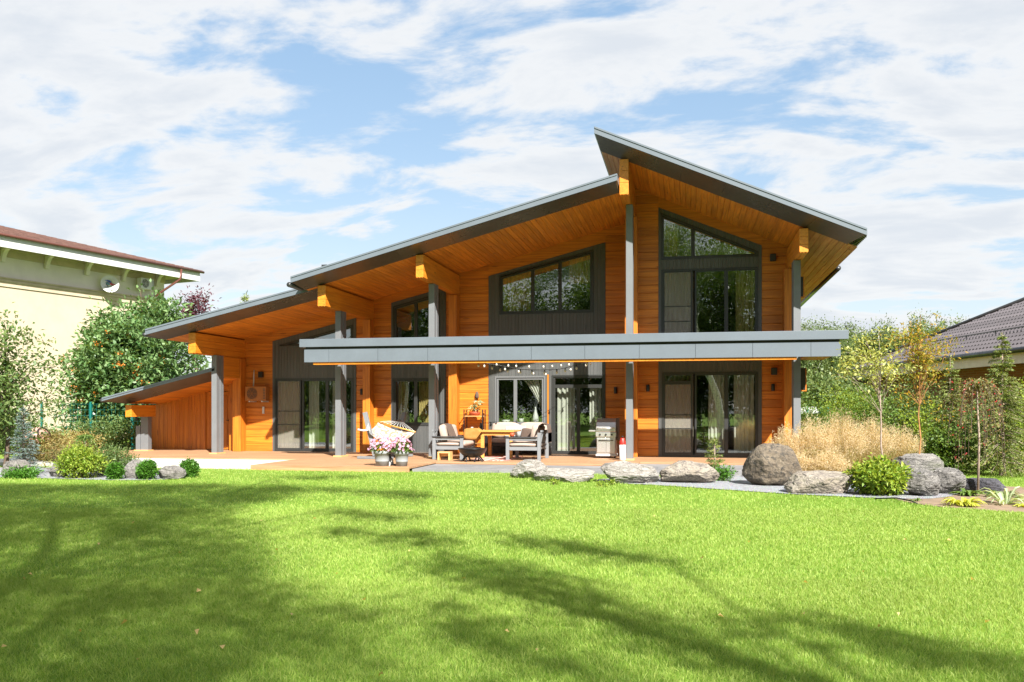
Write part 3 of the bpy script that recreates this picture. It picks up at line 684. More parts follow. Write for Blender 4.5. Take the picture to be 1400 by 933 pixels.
mb = MB(); mb.box(-9.7, -9.55, YR + .1, YR + .16, zm(-9.62), zm(-9.62) + .06); mb.build('snow_guard', M['metal_dark'], rm)

# canopy over the terrace: metal fascia in front, open bays with rafters, slab over the right bay
mb = MB(); mb.box(-10.56, 3.82, 22.62, 23.0, 3.08, 3.30); cn = mb.build('canopy', M['metal'], house, bevel=0.006)
mb = MB(); xs = [-10.45, -9.72, -8.30, -6.89, -5.48, -4.06, -2.65, -1.25, 0.16, 1.56, 2.95, 3.65]
for a, b in zip(xs, xs[1:]): mb.box(a + .004, b - .004, 22.69, 22.72, 2.665, 3.02)
mb.build('fascia_panel', M['metal'], cn)
mb = MB(); mb.box(-10.42, 3.62, 22.724, 22.98, 2.70, 3.078); mb.build('inner_beam', M['black'], cn)
mb = MB(); mb.box(-10.2, 2.62, 22.735, 22.97, 2.60, 2.698); mb.build('wood_strip', M['beam'], cn)
for x, yb in ((-9.86, YM), (-7.08, YM), (-1.56, YW - .3)):
    mb = MB(); mb.box(x - .06, x + .06, 22.985, yb - .02, 2.74, 3.0); mb.build('rafter', M['soffit'], cn)
mb = MB(); mb.box(-1.40, 3.58, 23.66, YW - .06, 3.06, 3.24); mb.build('balcony_slab', M['metal'], cn)
mb = MB(); x = -1.40
while x < 3.55: mb.box(x, min(x + .134, 3.58), 23.66, YW - .06, 2.93, 3.055); x += .14
mb.build('soffit', M['soffit'], cn)
mb = MB(); y = 22.99
while y < 25.2: mb.box(2.9, 3.60, y, min(y + .2, 23.65) if y < 23.6 else y + .2, 2.72, 2.92); y += .22
mb.build('end_soffit', M['soffit_raw'], cn)

# garage wing on the left
mb = MB(); x = -18.2; rg = random.Random(2)
while x < -14.25:
    e = min(x + 0.155, -14.22)
    if not (-16.02 < (x + e) / 2 < -15.05): mb.prism([(x + .003, 27.0, 0), (e - .003, 27.0, 0), (e - .003, 27.0, zg(e) - .27), (x + .003, 27.0, zg(x) - .27)], (0, .05, 0))
    else: mb.prism([(x + .003, 27.0, 1.98), (e - .003, 27.0, 1.98), (e - .003, 27.0, zg(e) - .27), (x + .003, 27.0, zg(x) - .27)], (0, .05, 0))
    x = e
mb.build('wall', M['logZ'], house, label='boarded garage wall under the low lean-to roof')
mb = MB(); mb.box(-15.98, -15.08, 27.02, 27.06, 0.02, 1.96); d = mb.build('door', M['logZ'], house)
mb = MB()
for z0, z1 in ((0.16, 0.9), (1.02, 1.82)):
    for x0, x1 in ((-15.86, -15.58), (-15.48, -15.2)): mb.box(x0, x1, 27.0, 27.019, z0, z1)
mb.build('door_panel', M['logZ'], d, bevel=0.01)
mb = MB(); mb.box(-16.08, -15.985, 26.97, 27.05, 0, 2.04); mb.box(-15.075, -14.98, 26.97, 27.05, 0, 2.04); mb.box(-16.08, -14.98, 26.965, 27.05, 2.045, 2.14); mb.build('door_frame', M['logZ'], d)
mb = MB(); mb.box(-15.2, -15.14, 26.93, 27.0, 0.98, 1.0); mb.build('handle', M['black'], d)
mb = MB(); mb.box(-14.9, -14.46, 26.6, 26.66, 0, 2.3); mb.box(-14.36, -14.12, 26.5, 26.56, 0, 2.3); mb.build('wall', M['logZ'], house, label='upright boards between garage and house')
mb = MB(); mb.box(-18.2, -18.1, 27.05, 35, 0, zg(-18.2) - .28); mb.build('wall', M['logZ'], house)
mb = MB(); mb.box(-17.62, -17.40, 25.0, 26.3, 1.12, 1.50); mb.build('beam', M['beam'], house, bevel=.006)
mb = MB(); mb.box(-17.86, -17.70, 25.88, 26.0, 0.02, 0.82); mb.box(-17.69, -17.42, 25.9, 26.1, 0.02, 1.12); p = mb.build('post', M['post'], house, bevel=.006)
mb = MB(); mb.box(-17.9, -17.38, 25.84, 26.14, 0, .03); mb.build('foot', M['pine'], p)
mb = MB(); mb.bar((-17.84, 25.95, 1.0), (-18.05, 25.95, 1.32), .05); mb.build('downpipe', M['black'], house)
mb = MB(); mb.box(-14.66, -14.60, 26.585, 26.598, 0.78, 0.9); mb.build('light_switch', M['black'], house)
# ------------------------------------------------------------------ neighbouring house on the left
d14 = R(14.3); DN = Vector((math.sin(d14), math.cos(d14), 0)); NN = Vector((math.cos(d14), -math.sin(d14), 0))  # along the wall, outwards
P0 = G(60, 40.0)
def nb(a, o, z): p = P0 + DN * a + NN * o; return (p.x, p.y, z)      # a along, o outwards, z height
mansion = thing('plaster_house', 'cream plastered two storey house with a brown tiled hip roof at the left', 'house', (P0.x, P0.y, ZL))
A0, A1, ZE = -9.0, 6.0, 9.0
def nbox(mb, a0, a1, o0, o1, z0, z1): mb.prism([nb(a0, o0, z0), nb(a1, o0, z0), nb(a1, o1, z0), nb(a0, o1, z0)], (0, 0, z1 - z0))
# the far end of the eave lies at photo column 272
for i in range(200):
    a = i * 0.25; p = Vector(nb(a, 1.3, ZE)); r_ = p.x * CS + p.y * SN; dd = -SN * p.x + CS * p.y
    if 700 + F_PX * r_ / dd > 272: break
A1 = a - 1.3
mb = MB(); nbox(mb, A0, A1, -12, 0, 0.6, 7.0); mb.build('wall', M['cream'], mansion)
mb = MB(); nbox(mb, A0 - .05, A1 + .05, -12.05, 0.06, ZL, 0.6); mb.build('plinth', M['cream_stone'], mansion)
mb = MB(); nbox(mb, A0, A1, -12, -0.02, 7.0, 8.3); mb.build('frieze', M['frieze'], mansion)
mb = MB(); nbox(mb, A0 - .06, A1 + .06, -12, 0.05, 6.72, 6.92); nbox(mb, A0 - .1, A1 + .1, -12, 0.09, 6.92, 7.0); nbox(mb, A0 - .12, A1 + .12, -12, 0.12, 7.06, 7.12); nbox(mb, A0 - .05, A1 + .05, -12, 0.07, 7.0, 7.06); mb.build('moulding', M['cream_stone'], mansion)
mb = MB(); nbox(mb, A0, A1, -12, 0.06, 8.02, 8.3); nbox(mb, A0, A1, -12, 0.12, 8.3, 8.4); mb.build('cornice', M['cream_stone'], mansion)
mb = MB(); nbox(mb, A0 - 1.2, A1 + 1.2, -13.2, 1.2, 8.4, 8.45); mb.build('soffit', M['cream_stone'], mansion)
mb = MB(); nbox(mb, A0 - 1.25, A1 + 1.25, 1.2, 1.25, 8.20, 8.66); nbox(mb, A1 + 1.2, A1 + 1.25, -13, 1.2, 8.20, 8.66); mb.build('fascia_board', M['white'], mansion)
for k in range(9):
    a = A0 + 0.6 + k * 2.1
    if a > A1: break
    mb = MB(); pr = [(0, 8.4), (0.48, 8.4), (0.48, 8.32), (0.34, 8.25), (0.24, 8.12), (0.17, 7.95), (0.14, 7.78), (0, 7.78)]
    mb.prism([nb(a, o, z) for o, z in pr], DN * 0.18); mb.build('bracket', M['frieze'], mansion)
mb = MB()                                                             # tiled hip roof: rows of tiles
O_E, RISE = 1.35, 0.262
def hip_row(mb, o, dz=0.0):
    z = 8.72 + (O_E - o) * RISE + dz; return [nb(A0 - O_E + (O_E - o), o, z), nb(A1 + O_E - (O_E - o), o, z)]
rows = 22; stp = 0.33; rg = random.Random(4)
for k in range(rows):
    o0 = O_E - k * stp; o1 = o0 - stp - .05; a = hip_row(mb, o0, 0.035); b = hip_row(mb, o1, 0.0); n = 60
    for i in range(n):
        f0, f1 = i / n, (i + 1) / n; L4 = [Vector(a[0]).lerp(Vector(a[1]), f0 + .001), Vector(a[0]).lerp(Vector(a[1]), f1 - .001), Vector(b[0]).lerp(Vector(b[1]), f1 - .001), Vector(b[0]).lerp(Vector(b[1]), f0 + .001)]
        mb.prism([tuple(p) for p in L4], (0, 0, 0.02))
rf = mb.build('roof', M['tile_red'], mansion)
mb = MB(); a, b = hip_row(mb, O_E), hip_row(mb, O_E - rows * stp)
p2 = nb(A1 + O_E, -13.2, 8.72); mb.add([a[1], p2, b[1]], [(0, 1, 2)]); mb.build('roof_end', M['tile_red'], rf)
mb = MB(); q0, q1 = Vector(nb(A0 - 1.3, 1.36, 8.70)), Vector(nb(A1 + 1.4, 1.36, 8.68)); mb.tube([q0, q1], 0.065, 10); mb.build('gutter', M['copper'], rf)
mb = MB(); q = nb(A1 - .2, 1.42, 8.62); mb.tube([q, nb(A1 - .25, 1.4, 8.1), nb(A1 - .9, 0.3, 7.2), nb(A1 - 1.0, 0.14, 6.9), nb(A1 - 1.0, 0.14, 0.2)], 0.06, 10); mb.build('downpipe', M['copper'], mansion)
# satellite dish and air conditioner under the eave
def on_wall(u, off, v):
    best = None
    for i in range(-3600, 3000):
        a = i * 0.01; p = Vector(nb(a, off, 0)); r_ = p.x * CS + p.y * SN; dd = -SN * p.x + CS * p.y
        if dd > 1:
            e = abs(700 + F_PX * r_ / dd - u)
            if best is None or e < best[0]: best = (e, a, dd)
    return best[1], zat(v, best[2])
a, z = on_wall(119, 0.0, 503.0)
mb = MB(); q = MB(); nbox(mb, a - .6, a + .6, .0, .012, z - .75, z + .75); nbox(q, a - .72, a - .6, 0, .06, z - .85, z + .85); nbox(q, a + .6, a + .72, 0, .06, z - .85, z + .85); nbox(q, a - .6, a + .6, 0, .06, z + .75, z + .87); nbox(q, a - .8, a + .8, 0, .10, z - .95, z - .75)
wq = q.build('window', M['cream_stone'], mansion); mb.build('pane', M['black'], wq)
a, z = on_wall(150, 0.45, 388.5)
c = Vector(nb(a, 0.45, z)); fwd = (NN * 0.9 - DN * 0.5 + Vector((0, 0, 0.12))).normalized(); sx = Vector((0, 0, 1)).cross(fwd).normalized(); sy = fwd.cross(sx)
dish = thing('satellite_dish', 'white satellite dish with red and blue emblem below the eave of the cream house', 'satellite dish', nb(a, 0.0, z - .4))
RD = 0.42; mb = MB(); vs = []; n = 28; rr_ = [0, 0.35, 0.7, 1.0]
for r_ in rr_[1:]: vs += [c + (sx * math.cos(t * 2 * math.pi / n) + sy * math.sin(t * 2 * math.pi / n)) * RD * r_ + fwd * (0.09 * r_ * r_ - .06) for t in range(n)]
vs.append(c - fwd * .06); m3 = len(vs) - 1
fs = [(i * n + k, i * n + (k + 1) % n, (i + 1) * n + (k + 1) % n, (i + 1) * n + k) for i in range(2) for k in range(n)] + [(m3, k, (k + 1) % n) for k in range(n)]
mb.add(vs + [v - fwd * .012 for v in vs], [f for f in fs] + [tuple(len(vs) + i for i in f[::-1]) for f in fs], True); mb.build('reflector', M['white'], dish)
def emblem(pts, mat, nm):
    mb = MB(); mb.prism([c + sx * x * RD + sy * y * RD + fwd * (0.09 * (x * x + y * y) - .045) for x, y in pts], fwd * .006); mb.build(nm, mat, dish)
M['blue'] = mat_plain('blue_print', (0.03, 0.09, 0.36), 0.5); M['teal'] = mat_plain('teal_print', (0.10, 0.26, 0.34), 0.5)
emblem([(-.55, .40), (-.2, .46), (.08, .42), (.2, .25), (.0, .18), (-.12, .28), (-.3, .34)], M['blue'], 'emblem')
emblem([(-.42, .14), (-.2, .2), (-.02, .1), (.06, -.06), (-.1, -.12), (-.3, -.06)], M['teal'], 'emblem')
emblem([(.0, .12), (.18, .16), (.3, .05), (.62, .0), (.4, -.1), (.12, -.1)], M['red'], 'emblem')
emblem([(-.55, -.30), (.25, -.36), (.25, -.39), (-.55, -.33)], M['teal'], 'emblem')
mb = MB(); mb.bar(c - fwd * .06, nb(a, 0.02, z - .35), .05); mb.build('arm', M['greyfab'], dish)
mb = MB(); mb.bar(c - sy * RD, c - sy * RD * 1.05 + fwd * .45, .03); mb.bar(c - sy * RD * 1.05 + fwd * .45, c - sy * RD * .9 + fwd * .52, .08); mb.build('receiver', M['white'], dish)
def ac_unit(name, label, cx, cy, z, yaw, wd, ht, dp, body, fan, base):
    root = thing(name, label, 'air conditioner', (cx, cy, z))
    ux = Vector((math.cos(yaw), math.sin(yaw), 0)); uy = Vector((-math.sin(yaw), math.cos(yaw), 0)); o = Vector((cx, cy, z))
    P = lambda x, y, zz: o + ux * x + uy * y + Vector((0, 0, zz))
    def bx(x0, x1, y0, y1, z0, z1): return MB().prism([P(x0, y0, z0), P(x1, y0, z0), P(x1, y1, z0), P(x0, y1, z0)], (0, 0, z1 - z0))
    bx(-wd / 2, wd / 2, 0, dp, 0, ht).build('casing', M[body], root, bevel=.012)
    fx = -wd * .17; r_ = ht * .40
    MB().add([P(fx + r_ * math.cos(t * math.pi / 16), -.004, ht / 2 + r_ * math.sin(t * math.pi / 16)) for t in range(32)], [tuple(range(32))]).build('fan_opening', M[fan], root)
    mb = MB()
    for k in range(1, 5):
        rr2 = r_ * k / 4.3; mb.tube([P(fx + rr2 * math.cos(t * math.pi / 12), -.014, ht / 2 + rr2 * math.sin(t * math.pi / 12)) for t in range(25)], .006, 5, False)
    for k in range(6): mb.bar(P(fx, -.014, ht / 2), P(fx + r_ * math.cos(k * math.pi / 3), -.014, ht / 2 + r_ * math.sin(k * math.pi / 3)), .01)
    mb.build('grille', M[body], root)
    mb = MB()
    for k in range(5): mb.prism([P(-r_ * .0 + fx + math.cos(a0) * .04, -.008, ht / 2 + math.sin(a0) * .04) for a0 in (k * 1.257, k * 1.257 + .5)] + [P(fx + math.cos(a0) * r_ * .8, -.008, ht / 2 + math.sin(a0) * r_ * .8) for a0 in (k * 1.257 + .7, k * 1.257 + .1)], uy * .002)
    mb.build('fan_blades', M['brown_fabric'], root)
    mb = MB()
    for k in range(7): q = bx(wd / 2 - .10, wd / 2 - .02, -.006, -.001, ht * .12 + k * ht * .11, ht * .17 + k * ht * .11); b0 = len(mb.v); mb.add(q.v, q.f)
    mb.build('vent', M[fan], root)
    for sx_ in (-.3, .3):
        q = bx(wd * sx_ - .02, wd * sx_ + .02, 0, dp + .18, -.045, -.005); q.build('bracket', M[base], root)
    return root, P
a, z = on_wall(199, 0.4, 396.0)
p = nb(a, 0.55, z); ac_unit('air_conditioner', 'white outdoor air conditioner under the eave of the cream house', p[0], p[1], z, math.atan2(DN.y, DN.x) , 0.80, 0.55, 0.30, 'white', 'frame', 'white')
M['ac_orange'] = mat_plain('orange_painted_metal', (0.48, 0.16, 0.025), 0.5, bmp=0)
acr, Pq = ac_unit('air_conditioner', 'orange painted outdoor air conditioner on the timber wall left of the glazed door', -13.62, 25.95, 1.64, 0, 0.72, 0.46, 0.26, 'ac_orange', 'brown_fabric', 'white')
MB().tube([Pq(-.22, .28, .46), Pq(-.22, .3, .6), Pq(-.25, .36, .8), Pq(-.27, .42, 1.0)], .022, 8).build('hose', M['white'], acr)
mb = MB(); mb.box(-13.6, -13.53, 26.36, 26.398, 1.22, 1.45); tag(mb.build('junction_box', M['white'], base=(-13.56, 26.38, 1.22), bevel=.006), 'small white box on the timber wall below the orange air conditioner', 'junction box')

# ------------------------------------------------------------------ neighbouring house on the right (long side faces left)
bung = G(1165, 40.0); B_D = Vector((-SN, CS, 0)); B_N = Vector((-CS, -SN, 0)); ZB = 3.2
tfar = (ZB - EYE) * F_PX / (560 - 505); Cn = G(1168, tfar)               # far corner of the eave
def rb(a, o, z): p = Cn - B_D * a - B_N * o; return (p.x, p.y, z)         # a towards the camera, o away from the eave (to the right)
brick = thing('brick_house', 'low brown brick house with a dark tiled hip roof and white eaves at the right', 'house', rb(6, 4, ZL))
LB = 26.0
def rbox(mb, a0, a1, o0, o1, z0, z1): mb.prism([rb(a0, o0, z0), rb(a1, o0, z0), rb(a1, o1, z0), rb(a0, o1, z0)], (0, 0, z1 - z0))
mb = MB(); rbox(mb, 0.8, LB, 0.8, 14, ZL, ZB - .3); mb.build('wall', M['brick'], brick)
mb = MB(); rbox(mb, 0.05, LB, 0.05, 14, ZB - .33, ZB - .28); mb.build('soffit', M['brown_fabric'], brick)
mb = MB(); rbox(mb, 0.0, LB, 0.0, 0.05, ZB - .42, ZB - .02); rbox(mb, 0.0, .05, 0.05, 14, ZB - .42, ZB - .02); mb.build('fascia_board', M['white'], brick)
mb = MB(); mb.tube([rb(-.1, -.09, ZB - .01), rb(LB, -.09, ZB - .01)], 0.09, 10); mb.build('gutter', M['black'], brick)
for aa in (0.3, 13.6):
    mb = MB(); mb.tube([rb(aa, -.09, ZB - .05), rb(aa, -.09, ZB - .5), rb(aa + .5, .6, ZB - .75), rb(aa + .6, .72, ZB - 1.0), rb(aa + .6, .72, .2)], 0.055, 10); mb.build('downpipe', M['black'], brick)
SLP = 0.50; mb = MB(); k = 0; stp = 0.35
def rt(a, o): return Vector(rb(a, o, ZB + .06 + o * SLP))
while k * stp < 9.5:                                                       # wavy metal tiles: each course steps down, each wave is a ridge
    o0, o1 = k * stp - .06, (k + 1) * stp - .06; a = o0 * 1.0 if o0 > 0 else 0.0; wv = 0.22; 
    n = int((LB - a) / wv)
    vs = []; fs = []
    for i in range(n * 4 + 1):
        aa = a + i * wv / 4; h = 0.03 * math.sin(i * math.pi / 2)
        vs += [rt(aa, o0) + Vector((0, 0, h + .035)), rt(aa, o1) + Vector((0, 0, h)), rt(aa, o0) + Vector((0, 0, h - .01))]
    for i in range(n * 4):
        b = i * 3; fs += [(b, b + 3, b + 4, b + 1), (b + 2, b + 5, b + 3, b)]
    mb.add(vs, fs, False); k += 1
rf = mb.build('roof', M['tile_dark'], brick)
mb = MB(); mb.add([rt(-.02, -.06), rt(9.5, 9.44), rb(-.02, 19, ZB + .02)], [(0, 1, 2)]); mb.build('roof_end', M['tile_dark'], rf)
mb = MB(); mb.tube([rt(0, 0) + Vector((0, 0, .05)), rt(9.5, 9.5) + Vector((0, 0, .08))], 0.09, 8); mb.build('ridge_cap', M['metal_dark'], rf)
mb = MB()
for i in range(12): mb.bar(rt(3 + i * 2, 1.5) + Vector((0, 0, .02)), rt(3 + i * 2, 1.5) + Vector((0, 0, .16)), .04)
mb.bar(rt(2.5, 1.5) + Vector((0, 0, .13)), rt(LB, 1.5) + Vector((0, 0, .13)), .035); mb.build('snow_guard', M['metal_dark'], rf)

# ------------------------------------------------------------------ wall lamps and boxes
def lamp(x, y, z, label):
    mb = MB(); mb.lathe([(0, 0), (.045, 0), (.05, .01), (.05, .19), (.045, .2), (0, .2)], (x, y - .09, z - .1), 16)
    r_ = thing('wall_lamp', label, 'wall lamp', (x, y, z), 'black wall lamps on the timber walls'); mb.build('shade', M['black'], r_)
    mb = MB(); mb.box(x - .03, x + .03, y - .045, y, z - .05, z + .05); mb.build('bracket', M['black'], r_)
for u, v, y, lb in ((496, 536, YM, 'black wall lamp on the timber between the left glazed door and the hammock'), (842, 534, YM, 'black wall lamp above the grill beside the terrace door'),
                    (886, 531, YW, 'black wall lamp right of the grey post, left of the lower right glazed door'), (1056.5, 530, YW, 'black wall lamp on the sunlit stripe at the right end of the ground floor')):
    p = onY(u, v, y); lamp(p.x, y - .001, p.z, lb)
def speaker(u, v, y, lb):
    p = onY(u, v, y); r_ = thing('wall_speaker', lb, 'speaker', (p.x, y, p.z)); MB().box(p.x - .08, p.x + .08, y - .14, y - .03, p.z - .1, p.z + .1).build('case', M['black'], r_, bevel=.01)
    MB().box(p.x - .02, p.x + .02, y - .03, y - .001, p.z - .03, p.z + .03).build('bracket', M['black'], r_)
    MB().box(p.x - .065, p.x + .065, y - .146, y - .141, p.z - .085, p.z + .085).build('grille', M['frame'], r_)
speaker(1058, 508, YW, 'square black box high on the ground floor wall, above a wall lamp'); speaker(1056.5, 353, YW, 'small black box on the upper timber wall under the right eave')
p = onY(358, 513, YM); MB().box(p.x - .07, p.x + .07, YM - .12, YM - .001, p.z - .08, p.z + .1).build('wall_box', M['black'], base=(p.x, YM, p.z)); tag(bpy.data.objects['wall_box'], 'small black box on the timber wall directly above the orange air conditioner', 'box')

# ------------------------------------------------------------------ string lights
sl_root = thing('string_lights', 'strings of small bulbs drooping below the canopy above the sofa', 'string lights', onY(735, 505, 23.6))
M['bulb'] = mat_plain('bulb_glass', (0.80, 0.76, 0.66), 0.15, bmp=0)
def strand(pts, y0, y1, nb_, sd):
    rg = random.Random(sd); P = [onY(u, v, y0 + (y1 - y0) * i / (len(pts) - 1)) for i, (u, v) in enumerate(pts)]
    fine = []
    for i in range(len(P) - 1): fine += [P[i].lerp(P[i + 1], k / 4) for k in range(4)]
    fine.append(P[-1]); MB().tube(fine, .006, 5).build('cord', M['black'], sl_root)
    for k in range(nb_):
        f = (k + .5 + rg.uniform(-.2, .2)) / nb_ * (len(P) - 1); i = min(int(f), len(P) - 2); q = P[i].lerp(P[i + 1], f - i)
        b = MB(); b.lathe([(0, 0), (.014, 0), (.016, -.045), (.012, -.05), (0, -.05)], q, 8); s_ = b.build('socket', M['black'], sl_root)
        b = MB(); b.lathe([(0.012, -.045), (.025, -.065), (.030, -.09), (.022, -.115), (0, -.125)], q, 10); b.build('bulb', M['bulb'], s_)
strand([(649, 495), (672, 499), (690, 503), (715, 505.5), (740, 506), (765, 505), (790, 499), (806, 492.5)], 23.2, 23.4, 11, 1)
strand([(668, 494), (700, 496.5), (735, 498), (760, 496.5), (785, 494)], 24.6, 24.8, 8, 2)
strand([(652, 495), (690, 501), (720, 506), (745, 508), (775, 503), (800, 496), (812, 492)], 24.0, 25.6, 9, 3)

# ------------------------------------------------------------------ terrace furniture
def cushion(c, sz, name, mat, label, cat='cushion', rot=(0, 0, 0), group=None, puff=0.75):
    """soft box: a subdivided, pinched pillow"""
    from mathutils import Euler
    bm = bmesh.new(); bmesh.ops.create_cube(bm, size=2); bmesh.ops.subdivide_edges(bm, edges=bm.edges, cuts=6, use_grid_fill=True)
    Rm = Euler(rot).to_matrix(); mb = MB()
    for v in bm.verts:
        x, y, z = v.co; q = v.co.normalized() * 1.15
        k = 0.25
        x, y, z = x * (1 - k) + q.x * k, y * (1 - k) + q.y * k, z
        e = max(abs(v.co.x), abs(v.co.y)); z *= (puff + (1 - puff) * (1 - e ** 4)); wob = mnoise.noise(v.co * 1.7 + Vector(c)) * .06
        v.co = Rm @ Vector((x * sz[0] / 2, y * sz[1] / 2, (z + wob) * sz[2] / 2)) + Vector(c)
    bm.verts.index_update(); mb.add([v.co for v in bm.verts], [[v.index for v in f.verts] for f in bm.faces], True); bm.free()
    o = mb.build(name, M[mat], base=c); tag(o, label, cat, group); return o
def armchair(name, label, x0, x1, y0, y1, back_left, cat='armchair'):
    """slatted grey frame; the arm facing the camera is at y0"""
    r_ = thing(name, label, cat, ((x0 + x1) / 2, (y0 + y1) / 2, 0)); h = .60
    for x, y in ((x0 + .045, y0 + .04), (x1 - .045, y0 + .04), (x0 + .045, y1 - .04), (x1 - .045, y1 - .04)):
        bk = (x < (x0 + x1) / 2) == back_left
        MB().box(x - .045, x + .045, y - .035, y + .035, 0, (h + .14 if bk and not back_left else h)).build('leg', M['furn'], r_, bevel=.006)
    for y in (y0 + .04, y1 - .04):
        MB().box(x0 - .01, x1 + .01 if back_left else x1 - .1, y - .06, y + .06, h + .002, h + .032).build('armrest', M['furn_dark'], r_, bevel=.006)
        MB().box(x0 + .092, x1 - .092, y - .02, y + .02, h - .07, h - .002).build('arm_rail', M['furn'], r_, bevel=.004)
        MB().box(x0 + .092, x1 - .092, y - .025, y + .025, .27, .36).build('side_rail', M['furn'], r_, bevel=.004)
    MB().box(x0 + .05, x1 - .05, y0 + .07, y1 - .07, .29, .35).build('seat_frame', M['furn'], r_)
    xb = x0 + .02 if back_left else x1 - .02; mb = MB(); 
    for k in range(6):
        yy = y0 + .12 + k * (y1 - y0 - .24) / 5; sgn = -1 if back_left else 1
        mb.bar((xb - sgn * .06, yy, .36), (xb + sgn * .03, yy, .80), .04)
    for zz in (.42, .78):
        sgn = -1 if back_left else 1; mb.bar((xb + sgn * (zz - .45) * .2 - sgn * .04, y0 + .08, zz), (xb + sgn * (zz - .45) * .2 - sgn * .04, y1 - .08, zz), .05)
    mb.build('backrest', M['furn'], r_); return r_
armchair('armchair', 'grey framed armchair with cream cushions left of the wooden table, facing right', -6.84, -5.98, 22.95, 24.35, True)
armchair('armchair', 'grey framed armchair right of the wooden table with a brown pillow, facing left', -4.78, -3.84, 22.85, 24.25, False)
cushion((-6.37, 23.65, .42), (.82, 1.24, .15), 'seat_cushion', 'cushion', 'cream seat cushion on the left armchair')
cushion((-6.62, 23.40, .70), (.18, .62, .50), 'back_cushion', 'cushion', 'cream back cushion leaning in the left armchair beside the grey post', rot=(0, R(-12), R(8)))
cushion((-6.58, 24.05, .70), (.18, .60, .46), 'back_cushion', 'cushion', 'cream back cushion of the left armchair, the farther one from the lawn', rot=(0, R(-12), 0))
cushion((-6.0, 24.15, .66), (.52, .16, .34), 'pillow', 'mustard', 'mustard yellow pillow between the left armchair and the table', rot=(R(-14), 0, R(4)))
cushion((-4.33, 23.55, .42), (.86, 1.24, .15), 'seat_cushion', 'cushion', 'cream seat cushion on the right armchair')
cushion((-4.02, 23.45, .72), (.18, .62, .48), 'back_cushion', 'cushion', 'cream back cushion leaning in the right armchair', rot=(0, R(12), R(-10)))
cushion((-4.32, 23.55, .68), (.36, .13, .32), 'pillow', 'brown_fabric', 'dark brown pillow on the right armchair', rot=(R(-12), R(6), R(-18)))
def throw(pts, wd_vec, mat, label, name='blanket'):
    mb = MB(); n = len(pts); m_ = 9; vs = []
    for i, p in enumerate(pts):
        for k in range(m_):
            q = Vector(p) + Vector(wd_vec) * (k / (m_ - 1) - .5); q.z += .008 * math.sin(k * 2.1 + i); vs.append(q)
    top = len(vs); vs += [q + Vector((0, 0, -.015)) for q in vs]
    fs = [(i * m_ + k, i * m_ + k + 1, (i + 1) * m_ + k + 1, (i + 1) * m_ + k) for i in range(n - 1) for k in range(m_ - 1)]
    mb.add(vs, fs + [tuple(top + i for i in f[::-1]) for f in fs], True); o = mb.build(name, M[mat], base=pts[len(pts) // 2]); tag(o, label, 'blanket'); return o
throw([(-6.42, 23.55, .62), (-6.50, 23.6, .80), (-6.58, 23.62, .95), (-6.70, 23.64, .97), (-6.78, 23.66, .8), (-6.80, 23.68, .6)], (.06, .50, 0), 'brown_fabric', 'brown knitted blanket over the back of the left armchair')
throw([(-3.98, 23.3, .72), (-3.92, 23.3, .92), (-3.82, 23.3, .99), (-3.70, 23.3, .95), (-3.66, 23.3, .75), (-3.66, 23.3, .48)], (0, .62, 0), 'brown_fabric', 'brown and cream blanket hanging over the back of the right armchair')
# sofa against the window
sf = thing('sofa', 'grey framed sofa with cream back cushions below the terrace window', 'sofa', (-5.0, 25.75, 0))
MB().box(-5.95, -4.05, 25.3, 26.12, .27, .36).build('seat_frame', M['furn_dark'], sf, bevel=.006)
for x in (-5.90, -4.10):
    for y in (25.35, 26.08): MB().box(x - .045, x + .045, y - .035, y + .035, 0, .60).build('leg', M['furn'], sf, bevel=.006)
    MB().box(x - .06, x + .06, 25.3, 26.13, .602, .632).build('armrest', M['furn_dark'], sf, bevel=.006)
MB().box(-5.86, -4.14, 26.06, 26.12, .42, .82).build('backrest', M['furn'], sf, bevel=.006)
cushion((-5.0, 25.68, .43), (1.70, .72, .15), 'seat_cushion', 'cushion', 'long cream seat cushion on the sofa below the window')
cushion((-5.43, 25.98, .74), (.84, .20, .46), 'back_cushion', 'cushion', 'cream back cushion on the left half of the sofa below the window', rot=(R(-10), 0, 0))
cushion((-4.57, 25.98, .74), (.84, .20, .46), 'back_cushion', 'cushion', 'cream back cushion on the right half of the sofa below the window', rot=(R(-10), 0, 0))
throw([(-5.1, 25.55, .53), (-5.1, 25.75, .56), (-5.1, 25.86, .78), (-5.1, 25.92, .90)], (.62, 0, 0), 'greyfab', 'grey blanket draped over the sofa behind the table')
# table
tb = thing('wooden_table', 'square orange wooden table between the two armchairs', 'table', (-5.25, 24.2, 0))
MB().box(-5.72, -4.72, 23.65, 24.75, .735, .775).build('tabletop', M['tablewood'], tb, bevel=.008)
mb = MB(); mb.box(-5.64, -4.80, 23.72, 23.745, .64, .733); mb.box(-5.64, -4.80, 24.655, 24.68, .64, .733); mb.box(-5.64, -5.615, 23.75, 24.65, .64, .733); mb.box(-4.825, -4.80, 23.75, 24.65, .64, .733); mb.build('apron', M['tablewood'], tb)
for x in (-5.62, -4.82):
    for y in (23.74, 24.66): MB().prism([(x - .045, y - .045, 0), (x + .045, y - .045, 0), (x + .045, y + .045, 0), (x - .045, y + .045, 0)], (0, 0, .64)).build('leg', M['tablewood'], tb, bevel=.008)
mb = MB(); mb.lathe([(0, 0), (.05, 0), (.065, .05), (.06, .10), (.055, .10), (.058, .05), (.045, .01), (0, .01)], (-4.62, 22.92, .634), 16); tag(mb.build('cup', M['terracotta'], base=(-4.62, 22.92, .634)), 'small orange pot on the armrest of the right armchair', 'pot')
